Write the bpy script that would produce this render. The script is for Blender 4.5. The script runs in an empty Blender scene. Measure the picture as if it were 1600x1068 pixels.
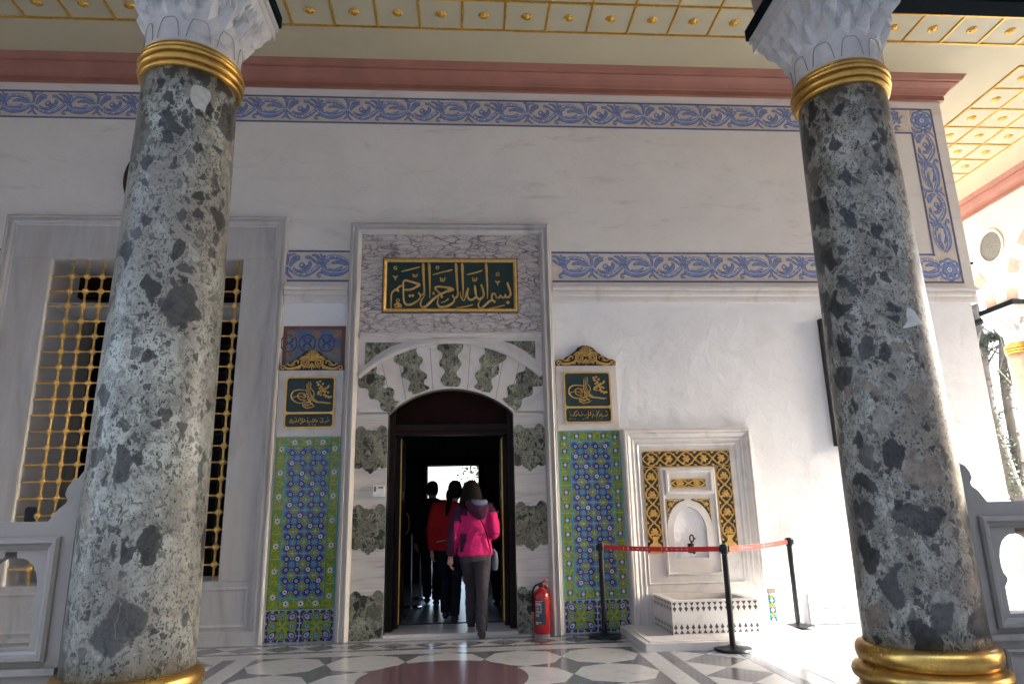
import bpy, math, random
from mathutils import Vector, Matrix
from mathutils.geometry import tessellate_polygon
random.seed(7)
R = math.radians
sc = bpy.context.scene
col = sc.collection
# ---------------------------------------------------------------- camera, sky, sun, exposure
def cam_axes(yaw, pitch, roll):
    fw = Vector((math.sin(yaw)*math.cos(pitch), math.cos(yaw)*math.cos(pitch), math.sin(pitch)))
    r = Vector((math.cos(yaw), -math.sin(yaw), 0)); u = r.cross(fw)
    return r*math.cos(roll)+u*math.sin(roll), u*math.cos(roll)-r*math.sin(roll), fw
cd = bpy.data.cameras.new('camera'); cam = bpy.data.objects.new('camera', cd); col.objects.link(cam)
cd.sensor_width = 36; cd.lens = 24; cd.clip_start = .05; cd.clip_end = 2000
r_, u_, f_ = cam_axes(R(4.12), R(14.12), R(-1.215))
cam.matrix_world = Matrix(((r_.x, u_.x, -f_.x, 0), (r_.y, u_.y, -f_.y, 0), (r_.z, u_.z, -f_.z, 1.26), (0, 0, 0, 1)))
sc.camera = cam
LIGHT = Vector((-1, .2, -.57)).normalized()
world = bpy.data.worlds.new('World'); sc.world = world; world.use_nodes = True
wn = world.node_tree; wn.nodes.clear()
sky = wn.nodes.new('ShaderNodeTexSky'); sky.sky_type = 'NISHITA'; sky.sun_disc = False
sky.sun_elevation = math.asin(-LIGHT.z); sky.sun_rotation = math.atan2(-LIGHT.x, -LIGHT.y)
sky.air_density = .85; sky.dust_density = 4.0; sky.ozone_density = 1.0
bg = wn.nodes.new('ShaderNodeBackground'); bg.inputs['Strength'].default_value = .15
wo = wn.nodes.new('ShaderNodeOutputWorld')
wn.links.new(sky.outputs[0], bg.inputs[0]); wn.links.new(bg.outputs[0], wo.inputs[0])
sd = bpy.data.lights.new('sun', 'SUN'); sd.energy = 2.3; sd.angle = R(.5); sd.color = (1, .97, .93)
sun = bpy.data.objects.new('sun', sd); col.objects.link(sun)
sun.rotation_euler = LIGHT.to_track_quat('-Z', 'Y').to_euler(); sun.location = (20, -4, 12)
sc.view_settings.view_transform = 'Standard'; sc.view_settings.look = 'None'
sc.view_settings.gamma = 1; sc.view_settings.use_curve_mapping = False
sc.view_settings.exposure = 3.58
sc.render.engine = 'CYCLES'
sc.cycles.max_bounces = 10; sc.cycles.diffuse_bounces = 6; sc.cycles.glossy_bounces = 4
# ---------------------------------------------------------------- constants of the place (metres)
D = 7.84                 # face of the palace wall
YC = 3.85                # line of the front columns
XL, XR = -1.6875, 2.4998
ZC = 6.86                # ceiling
# ---------------------------------------------------------------- helpers
def tag(o, label=None, cat=None, group=None, kind=None):
    if label: o['label'] = label
    if cat: o['category'] = cat
    if group: o['group'] = group
    if kind: o['kind'] = kind
    return o
def thing(name, loc, label, cat, group=None):
    e = bpy.data.objects.new(name, None); col.objects.link(e); e.location = loc; e.empty_display_size = .1
    return tag(e, label, cat, group)
def own(o, parent):
    o.parent = parent
    if parent.type == 'EMPTY': o.matrix_parent_inverse = Matrix.Translation(-parent.location)
    elif parent.parent is None: o.matrix_parent_inverse = Matrix.Translation(-parent.location)
def link(name, me, parent=None, loc=None):
    o = bpy.data.objects.new(name, me); col.objects.link(o)
    if loc is not None: o.location = loc
    if parent is not None: own(o, parent)
    return o
def copy_tree(o, off, parent=None):
    c = o.copy(); col.objects.link(c)
    if parent is None: c.location = Vector(o.location)+Vector(off)
    else: c.parent = parent
    for ch in list(o.children): copy_tree(ch, off, c)
    return c
def cat_rom(pts, k=4):
    if len(pts) < 3 or k < 2: return [tuple(p) for p in pts]
    res = []
    n = len(pts); d = len(pts[0])
    for i in range(n-1):
        p0 = pts[max(i-1, 0)]; p1 = pts[i]; p2 = pts[i+1]; p3 = pts[min(i+2, n-1)]
        for j in range(k):
            t = j/k
            res.append(tuple(.5*((2*p1[q])+(-p0[q]+p2[q])*t+(2*p0[q]-5*p1[q]+4*p2[q]-p3[q])*t*t+(-p0[q]+3*p1[q]-3*p2[q]+p3[q])*t**3) for q in range(d)))
    res.append(tuple(pts[-1]))
    return res
class MB:
    def __init__(s): s.v = []; s.f = []; s.m = []
    def add(s, vs, fs, mi=0):
        b = len(s.v); s.v += [tuple(p) for p in vs]
        for f in fs: s.f.append(tuple(b+i for i in f)); s.m.append(mi)
        return s
    def box(s, x0, x1, y0, y1, z0, z1, mi=0):
        return s.add([(x0,y0,z0),(x1,y0,z0),(x1,y1,z0),(x0,y1,z0),(x0,y0,z1),(x1,y0,z1),(x1,y1,z1),(x0,y1,z1)],
            [(3,2,1,0),(4,5,6,7),(0,1,5,4),(1,2,6,5),(2,3,7,6),(3,0,4,7)], mi)
    def lathe(s, prof, cx=0, cy=0, n=48, mi=0, caps=True, rfun=None):
        b = []
        for r, z in prof:
            for i in range(n):
                a = 2*math.pi*i/n; rr = rfun(a, r, z) if rfun else r
                b.append((cx+rr*math.cos(a), cy+rr*math.sin(a), z))
        fs = [(k*n+i, k*n+(i+1) % n, (k+1)*n+(i+1) % n, (k+1)*n+i) for k in range(len(prof)-1) for i in range(n)]
        if caps: fs += [tuple(range(n-1, -1, -1)), tuple((len(prof)-1)*n+i for i in range(n))]
        return s.add(b, fs, mi)
    def tube(s, pts, rad, n=8, mi=0, caps=True, flat=1.0):
        pts = [Vector(p) for p in pts]
        if not hasattr(rad, '__len__'): rad = [rad]*len(pts)
        b = []; up = None
        for i, p in enumerate(pts):
            t = (pts[min(i+1, len(pts)-1)]-pts[max(i-1, 0)]).normalized()
            if up is None: up = Vector((0, 0, 1)) if abs(t.z) < .9 else Vector((0, 1, 0))
            a = t.cross(up).normalized(); c = a.cross(t).normalized(); up = c
            for k in range(n):
                an = 2*math.pi*k/n
                b.append(p+a*(rad[i]*math.cos(an))+c*(rad[i]*math.sin(an)*flat))
        L = len(pts)
        fs = [(i*n+k, (i+1)*n+k, (i+1)*n+(k+1) % n, i*n+(k+1) % n) for i in range(L-1) for k in range(n)]
        if caps: fs += [tuple(range(n)), tuple((L-1)*n+k for k in range(n-1, -1, -1))]
        return s.add(b, fs, mi)
    def loft(s, rings, mi=0):
        # rings: (centre, rx, ry) horizontal ellipses or (centre, rx, ry, axis) across a given axis
        n = 20; b = []
        for g in rings:
            c = Vector(g[0]); ax = Vector(g[3]).normalized() if len(g) > 3 else Vector((0, 0, 1))
            xa = Vector((1, 0, 0)); xa = (xa-ax*xa.dot(ax)).normalized(); ya = ax.cross(xa)
            for k in range(n):
                an = 2*math.pi*k/n; b.append(c+xa*(g[1]*math.cos(an))+ya*(g[2]*math.sin(an)))
        L = len(rings)
        fs = [(i*n+k, i*n+(k+1) % n, (i+1)*n+(k+1) % n, (i+1)*n+k) for i in range(L-1) for k in range(n)]
        fs += [tuple(range(n-1, -1, -1)), tuple((L-1)*n+k for k in range(n))]
        return s.add(b, fs, mi)
    def ball(s, c, rx, ry, rz, n=16, mi=0):
        prof = [(max(1e-4, math.sin(math.pi*i/10)), -math.cos(math.pi*i/10)) for i in range(11)]
        b = [(c[0]+rx*r*math.cos(2*math.pi*k/n), c[1]+ry*r*math.sin(2*math.pi*k/n), c[2]+rz*z) for r, z in prof for k in range(n)]
        fs = [(i*n+k, i*n+(k+1) % n, (i+1)*n+(k+1) % n, (i+1)*n+k) for i in range(10) for k in range(n)]
        return s.add(b, fs, mi)
    def prism(s, outer, holes, a0, a1, plane='xz', mi=0):
        # polygon in a plane pushed from a0 (seen side) to a1
        loops = [list(outer)]+[list(h) for h in holes]
        flat = [p for L in loops for p in L]
        tris = tessellate_polygon([[Vector((p[0], p[1], 0)) for p in L] for L in loops])
        def P(p, a):
            return (p[0], a, p[1]) if plane == 'xz' else ((a, p[0], p[1]) if plane == 'yz' else (p[0], p[1], a))
        n = len(flat); vs = [P(p, a0) for p in flat]+[P(p, a1) for p in flat]
        fs = []
        for t in tris:
            fs.append(tuple(t)); fs.append(tuple(n+i for i in reversed(t)))
        k = 0
        for L in loops:
            m = len(L)
            for i in range(m): fs.append((k+i, k+(i+1) % m, n+k+(i+1) % m, n+k+i))
            k += m
        return s.add(vs, fs, mi)
    def ribbon(s, st, y, h=0.0, mi=0, k=4, wmul=1.0, wadd=0.0):
        # a brush stroke (x, z, width) on the wall plane at depth y, raised to a ridge h
        p = cat_rom(st, k); L = len(p); vs = []; fs = []
        for i in range(L):
            dx = p[min(i+1, L-1)][0]-p[max(i-1, 0)][0]; dz = p[min(i+1, L-1)][1]-p[max(i-1, 0)][1]
            l = math.hypot(dx, dz) or 1; nx, nz = -dz/l, dx/l; w = max(.0005, p[i][2]*wmul+wadd)/2
            x, z = p[i][0], p[i][1]
            if h: vs += [(x+nx*w, y, z+nz*w), (x+nx*w*.45, y-h, z+nz*w*.45), (x-nx*w*.45, y-h, z-nz*w*.45), (x-nx*w, y, z-nz*w)]
            else: vs += [(x+nx*w, y, z+nz*w), (x-nx*w, y, z-nz*w)]
        q = 4 if h else 2
        for i in range(L-1):
            for j in range(q-1): fs.append((i*q+j, i*q+j+1, (i+1)*q+j+1, (i+1)*q+j))
        if h: fs += [(3, 2, 1, 0), ((L-1)*4, (L-1)*4+1, (L-1)*4+2, (L-1)*4+3)]
        return s.add(vs, fs, mi)
    def disc(s, x, z, r, y, n=10, mi=0, rz=None, a=0, seg=None):
        rz = rz or r; ca, sa = math.cos(a), math.sin(a)
        vs = []
        for k in range(n):
            t = 2*math.pi*k/n; u, w = r*math.cos(t), rz*math.sin(t)
            vs.append((x+u*ca-w*sa, y, z+u*sa+w*ca))
        return s.add(vs, [tuple(range(n))], mi)
    def mesh(s, name, mats, smooth=False, angle=None):
        me = bpy.data.meshes.new(name); me.from_pydata(s.v, [], s.f)
        for m in (mats if isinstance(mats, (list, tuple)) else [mats]): me.materials.append(m)
        me.polygons.foreach_set('material_index', s.m)
        me.validate(); me.update()
        import bmesh
        bm = bmesh.new(); bm.from_mesh(me); bmesh.ops.recalc_face_normals(bm, faces=bm.faces[:]); bm.to_mesh(me); bm.free()
        if smooth:
            me.polygons.foreach_set('use_smooth', [True]*len(me.polygons))
            if angle: me.set_sharp_from_angle(angle=R(angle))
        return me
    def build(s, name, mats, parent=None, smooth=False, angle=None):
        return link(name, s.mesh(name, mats, smooth, angle), parent)
def remeshed(mb, name, mats, parent, voxel=.012, it=6, fac=.5, fold=0):
    o = mb.build(name, mats)
    m = o.modifiers.new('r', 'REMESH'); m.mode = 'VOXEL'; m.voxel_size = voxel
    q = o.modifiers.new('s', 'SMOOTH'); q.iterations = it; q.factor = fac
    dg = bpy.context.evaluated_depsgraph_get()
    me = bpy.data.meshes.new_from_object(o.evaluated_get(dg)); o.modifiers.clear(); o.data = me
    if fold:
        from mathutils import noise as mn
        for v in me.vertices:
            p = v.co; q = Vector((p.x*9, p.y*9, p.z*22+4*mn.noise(p*5)))
            v.co = p+v.normal*fold*(mn.noise(q)+.6*mn.noise(q*2.1))
    me.polygons.foreach_set('use_smooth', [True]*len(me.polygons))
    if parent is not None: own(o, parent)
    return o
def rrect(x0, x1, z0, z1, r, n=5):
    res = []
    for cx, cz, a0 in ((x1-r, z1-r, 0), (x0+r, z1-r, 90), (x0+r, z0+r, 180), (x1-r, z0+r, 270)):
        for k in range(n+1):
            a = R(a0+90*k/n); res.append((cx+r*math.cos(a), cz+r*math.sin(a)))
    return res
def rect(x0, x1, z0, z1): return [(x0, z0), (x1, z0), (x1, z1), (x0, z1)]
def moulding(x0, x1, z0, z1, prof, y, names, mat, parent, sides='ltr'):
    # mitred frame round a rectangle; prof = (inward offset, how far it stands proud)
    def P(o, d, side):
        if side == 'l': return [(x0+o, y-d, z0 if 'b' not in sides else z0+o), (x0+o, y-d, z1-o)]
        if side == 'r': return [(x1-o, y-d, z0 if 'b' not in sides else z0+o), (x1-o, y-d, z1-o)]
        if side == 't': return [(x0+o, y-d, z1-o), (x1-o, y-d, z1-o)]
        return [(x0+o, y-d, z0+o), (x1-o, y-d, z0+o)]
    out = []
    pr = [(prof[0][0], 0)]+list(prof)+[(prof[-1][0], 0)]
    for sd_ in sides:
        vs = []
        for o, d in pr: vs += P(o, d, sd_)
        fs = [(2*i, 2*i+1, 2*i+3, 2*i+2) for i in range(len(pr)-1)]
        n = len(pr); fs += [tuple(2*i for i in range(n)), tuple(2*i+1 for i in reversed(range(n)))]
        out.append(MB().add(vs, fs).build(names[0] if sd_ in 'lr' else names[1], mat, parent))
    return out
# ---------------------------------------------------------------- procedural materials
class NT:
    def __init__(s, name):
        s.mat = bpy.data.materials.new(name); s.mat.use_nodes = True; s.t = s.mat.node_tree; s.n = s.t.nodes
        s.bsdf = s.n['Principled BSDF']
        s.co = None
    def new(s, ty, **kw):
        nd = s.n.new(ty)
        for k, v in kw.items(): setattr(nd, k, v)
        return nd
    def put(s, sock, v):
        if v is None: return
        if hasattr(v, 'node'): s.t.links.new(v, sock)
        else:
            try: sock.default_value = v
            except Exception: sock.default_value = tuple(v)+(1,)
    def coord(s, scale=(1, 1, 1), rnd=0, rot=(0, 0, 0)):
        tc = s.new('ShaderNodeTexCoord'); v = tc.outputs['Object']
        if rnd:
            oi = s.new('ShaderNodeObjectInfo'); mu = s.new('ShaderNodeMath', operation='MULTIPLY'); s.put(mu.inputs[0], oi.outputs['Random']); mu.inputs[1].default_value = rnd
            va = s.new('ShaderNodeVectorMath', operation='ADD'); s.put(va.inputs[0], v); s.put(va.inputs[1], mu.outputs[0]); v = va.outputs[0]
        mp = s.new('ShaderNodeMapping'); s.put(mp.inputs['Vector'], v); mp.inputs['Scale'].default_value = scale; mp.inputs['Rotation'].default_value = rot
        s.co = mp.outputs[0]; return s.co
    def noise(s, scale, detail=4, rough=.55, dist=0, co=None):
        nd = s.new('ShaderNodeTexNoise'); s.put(nd.inputs['Vector'], co or s.co); nd.inputs['Scale'].default_value = scale
        nd.inputs['Detail'].default_value = detail; nd.inputs['Roughness'].default_value = rough; nd.inputs['Distortion'].default_value = dist
        return nd.outputs['Fac']
    def noisec(s, scale, detail=3, co=None):
        nd = s.new('ShaderNodeTexNoise'); s.put(nd.inputs['Vector'], co or s.co); nd.inputs['Scale'].default_value = scale; nd.inputs['Detail'].default_value = detail
        return nd.outputs['Color']
    def vor(s, scale, feature='F1', co=None, rnd=1, out='Distance'):
        nd = s.new('ShaderNodeTexVoronoi', feature=feature); s.put(nd.inputs['Vector'], co or s.co); nd.inputs['Scale'].default_value = scale
        nd.inputs['Randomness'].default_value = rnd
        return nd.outputs[out]
    def wave(s, scale, dist=4, detail=3, dirn='Z', co=None, dscale=1):
        nd = s.new('ShaderNodeTexWave', bands_direction=dirn); s.put(nd.inputs['Vector'], co or s.co); nd.inputs['Scale'].default_value = scale
        nd.inputs['Distortion'].default_value = dist; nd.inputs['Detail'].default_value = detail; nd.inputs['Detail Scale'].default_value = dscale
        return nd.outputs['Fac']
    def warp(s, amt, scale, co=None):
        c = s.noisec(scale, 3, co); sb = s.new('ShaderNodeVectorMath', operation='SUBTRACT'); s.put(sb.inputs[0], c); sb.inputs[1].default_value = (.5, .5, .5)
        sc_ = s.new('ShaderNodeVectorMath', operation='SCALE'); s.put(sc_.inputs[0], sb.outputs[0]); sc_.inputs['Scale'].default_value = amt
        ad = s.new('ShaderNodeVectorMath', operation='ADD'); s.put(ad.inputs[0], co or s.co); s.put(ad.inputs[1], sc_.outputs[0])
        return ad.outputs[0]
    def ramp(s, fac, stops, interp='LINEAR'):
        nd = s.new('ShaderNodeValToRGB'); nd.color_ramp.interpolation = interp; el = nd.color_ramp.elements
        while len(el) < len(stops): el.new(.5)
        for e, (p, c) in zip(el, stops): e.position = p; e.color = (c, c, c, 1) if not hasattr(c, '__len__') else tuple(c)+(1,)
        s.put(nd.inputs[0], fac); return nd.outputs[0]
    def mix(s, fac, a, b, mode='MIX'):
        nd = s.new('ShaderNodeMix', data_type='RGBA', blend_type=mode); s.put(nd.inputs[0], fac); s.put(nd.inputs[6], a); s.put(nd.inputs[7], b); return nd.outputs[2]
    def math(s, op, a, b=None, c=None):
        nd = s.new('ShaderNodeMath', operation=op); s.put(nd.inputs[0], a)
        if b is not None: s.put(nd.inputs[1], b)
        if c is not None: s.put(nd.inputs[2], c)
        return nd.outputs[0]
    def sep(s, c):
        nd = s.new('ShaderNodeSeparateColor'); s.put(nd.inputs[0], c); return nd.outputs
    def bump(s, h, strength=.2, dist=.01):
        nd = s.new('ShaderNodeBump'); nd.inputs['Strength'].default_value = strength; nd.inputs['Distance'].default_value = dist; s.put(nd.inputs['Height'], h)
        s.put(s.bsdf.inputs['Normal'], nd.outputs[0]); return nd
    def done(s, colr, rough=.5, metal=0, spec=None, coat=0):
        s.put(s.bsdf.inputs['Base Color'], colr); s.put(s.bsdf.inputs['Roughness'], rough); s.put(s.bsdf.inputs['Metallic'], metal)
        if spec is not None: s.bsdf.inputs['Specular IOR Level'].default_value = spec
        if coat: s.bsdf.inputs['Coat Weight'].default_value = coat; s.bsdf.inputs['Coat Roughness'].default_value = .1
        return s.mat
def plain(name, c, rough=.5, metal=0, vary=.12, scale=14, bump=0, bscale=60, rnd=0, coat=0, spec=None):
    t = NT(name); t.coord(rnd=rnd); n = t.noise(scale, 4)
    cc = t.mix(t.ramp(n, [(.3, 0), (.7, 1)]), tuple(x*(1-vary) for x in c), tuple(min(1, x*(1+vary)) for x in c))
    if bump: t.bump(t.noise(bscale, 4), bump, .004)
    rr = t.math('MULTIPLY_ADD', n, .2, rough-.1) if rough > .12 else rough
    return t.done(cc, rr, metal, spec, coat)
def marble(name, base, vein, scale=1.0, amt=.5, rough=.35, stretch=(1, 1, 1), rnd=0, stain=None, bump=.05, rot=(0, 0, 0)):
    t = NT(name); co = t.coord(stretch, rnd, rot)
    w = t.warp(.5, 1.6*scale); v1 = t.vor(1.7*scale, 'DISTANCE_TO_EDGE', w); n1 = t.noise(3*scale, 6, .6, 1.0); n2 = t.noise(11*scale, 6, .65, .6)
    ve = t.math('MULTIPLY', t.ramp(v1, [(0, 1), (.09, 0)]), t.ramp(n1, [(.42, 0), (.66, 1)]))
    cl = t.ramp(n2, [(.3, 0), (.75, 1)])
    c = t.mix(t.math('MULTIPLY', cl, amt*.55), base, vein)
    c = t.mix(t.math('MULTIPLY', ve, amt), c, tuple(x*.75 for x in vein))
    if stain:
        st_ = t.ramp(t.noise(2.3, 5, .65, .5), [(.5, 0), (.72, 1)]); c = t.mix(t.math('MULTIPLY', st_, .5), c, stain)
    t.bump(t.noise(45, 5), bump, .004)
    return t.done(c, t.math('MULTIPLY_ADD', n2, .2, rough-.1))
def breccia(name, pale, mid, dark, warm, bigdens=.4, flip=1.0, rough=.26, s=1.0):
    t = NT(name); co = t.coord((1, 1, .8)); w = t.warp(.10/s, 6*s); w2 = t.warp(.035/s, 24*s)
    base = t.mix(t.ramp(t.noise(4.5*s, 9, .76, .8), [(.43, 0), (.56, 1)]), pale, mid)
    base = t.mix(t.ramp(t.noise(1.1*s, 5, .62), [(.47, 0), (.58, .8)]), base, tuple(x*.55+y*.35 for x, y in zip(mid, warm)))
    fl = t.noise(26*s, 8, .8, .8); base = t.mix(t.ramp(fl, [(.515, 0), (.57, .72)]), base, tuple(x*1.6 for x in dark))
    fl2 = t.vor(62*s, 'F1', w2); base = t.mix(t.ramp(t.math('MULTIPLY', fl2, t.noise(7*s, 4)), [(.09, .9), (.15, 0)]), base, dark)
    base = t.mix(t.ramp(t.noise(50*s, 5, .7), [(.58, 0), (.70, .4)]), base, tuple(min(1, x*1.3) for x in pale))
    zone = t.ramp(t.noise(1.6*s, 3, .5), [(.40, .35), (.60, 1)])
    c = base
    for sc_, thr, edge, k in ((28*s, .34, .11, .8), (14*s, .32, .12, .85), (7*s, .32*bigdens/.3, .13, .9), (4.2*s, .24*bigdens/.3, .11, .8)):
        ce = t.sep(t.vor(sc_, 'F1', w, out='Color')); de = t.vor(sc_, 'DISTANCE_TO_EDGE', w)
        pick = t.math('LESS_THAN', ce[0], t.math('MULTIPLY', zone, thr*1.25))
        edn = t.math('ADD', de, t.math('MULTIPLY_ADD', t.noise(sc_*2.6, 5, .7), .34, -.17))
        m = t.math('MULTIPLY', pick, t.ramp(edn, [(edge, 0), (edge+.045, 1)]))
        inn = t.noise(sc_*4, 6, .78, .6)
        cc = t.ramp(ce[1], [(0, dark), (.30, tuple(x*2.0 for x in dark)), (.52, tuple(x*.62 for x in mid)), (.68, warm), (.86, tuple(x*.9 for x in pale))], 'CONSTANT')
        cc = t.mix(t.ramp(inn, [(.36, .6), (.60, 0)]), cc, tuple(x*.8 for x in dark)); cc = t.mix(t.ramp(inn, [(.60, 0), (.76, .4)]), cc, mid)
        c = t.mix(t.math('MULTIPLY', m, k), c, cc)
    vn = t.vor(3.4*s, 'DISTANCE_TO_EDGE', t.warp(.35/s, 6*s)); vm = t.math('MULTIPLY', t.ramp(vn, [(0, .7), (.005, 0)]), t.ramp(t.noise(3*s, 4), [(.57, 0), (.63, .8)]))
    c = t.mix(vm, c, tuple(min(1, x*1.2) for x in pale))
    t.bump(t.noise(40*s, 5), .08, .006)
    return t.done(c, t.math('MULTIPLY_ADD', t.noise(14, 5), .35, rough-.08), 0, .2)
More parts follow.
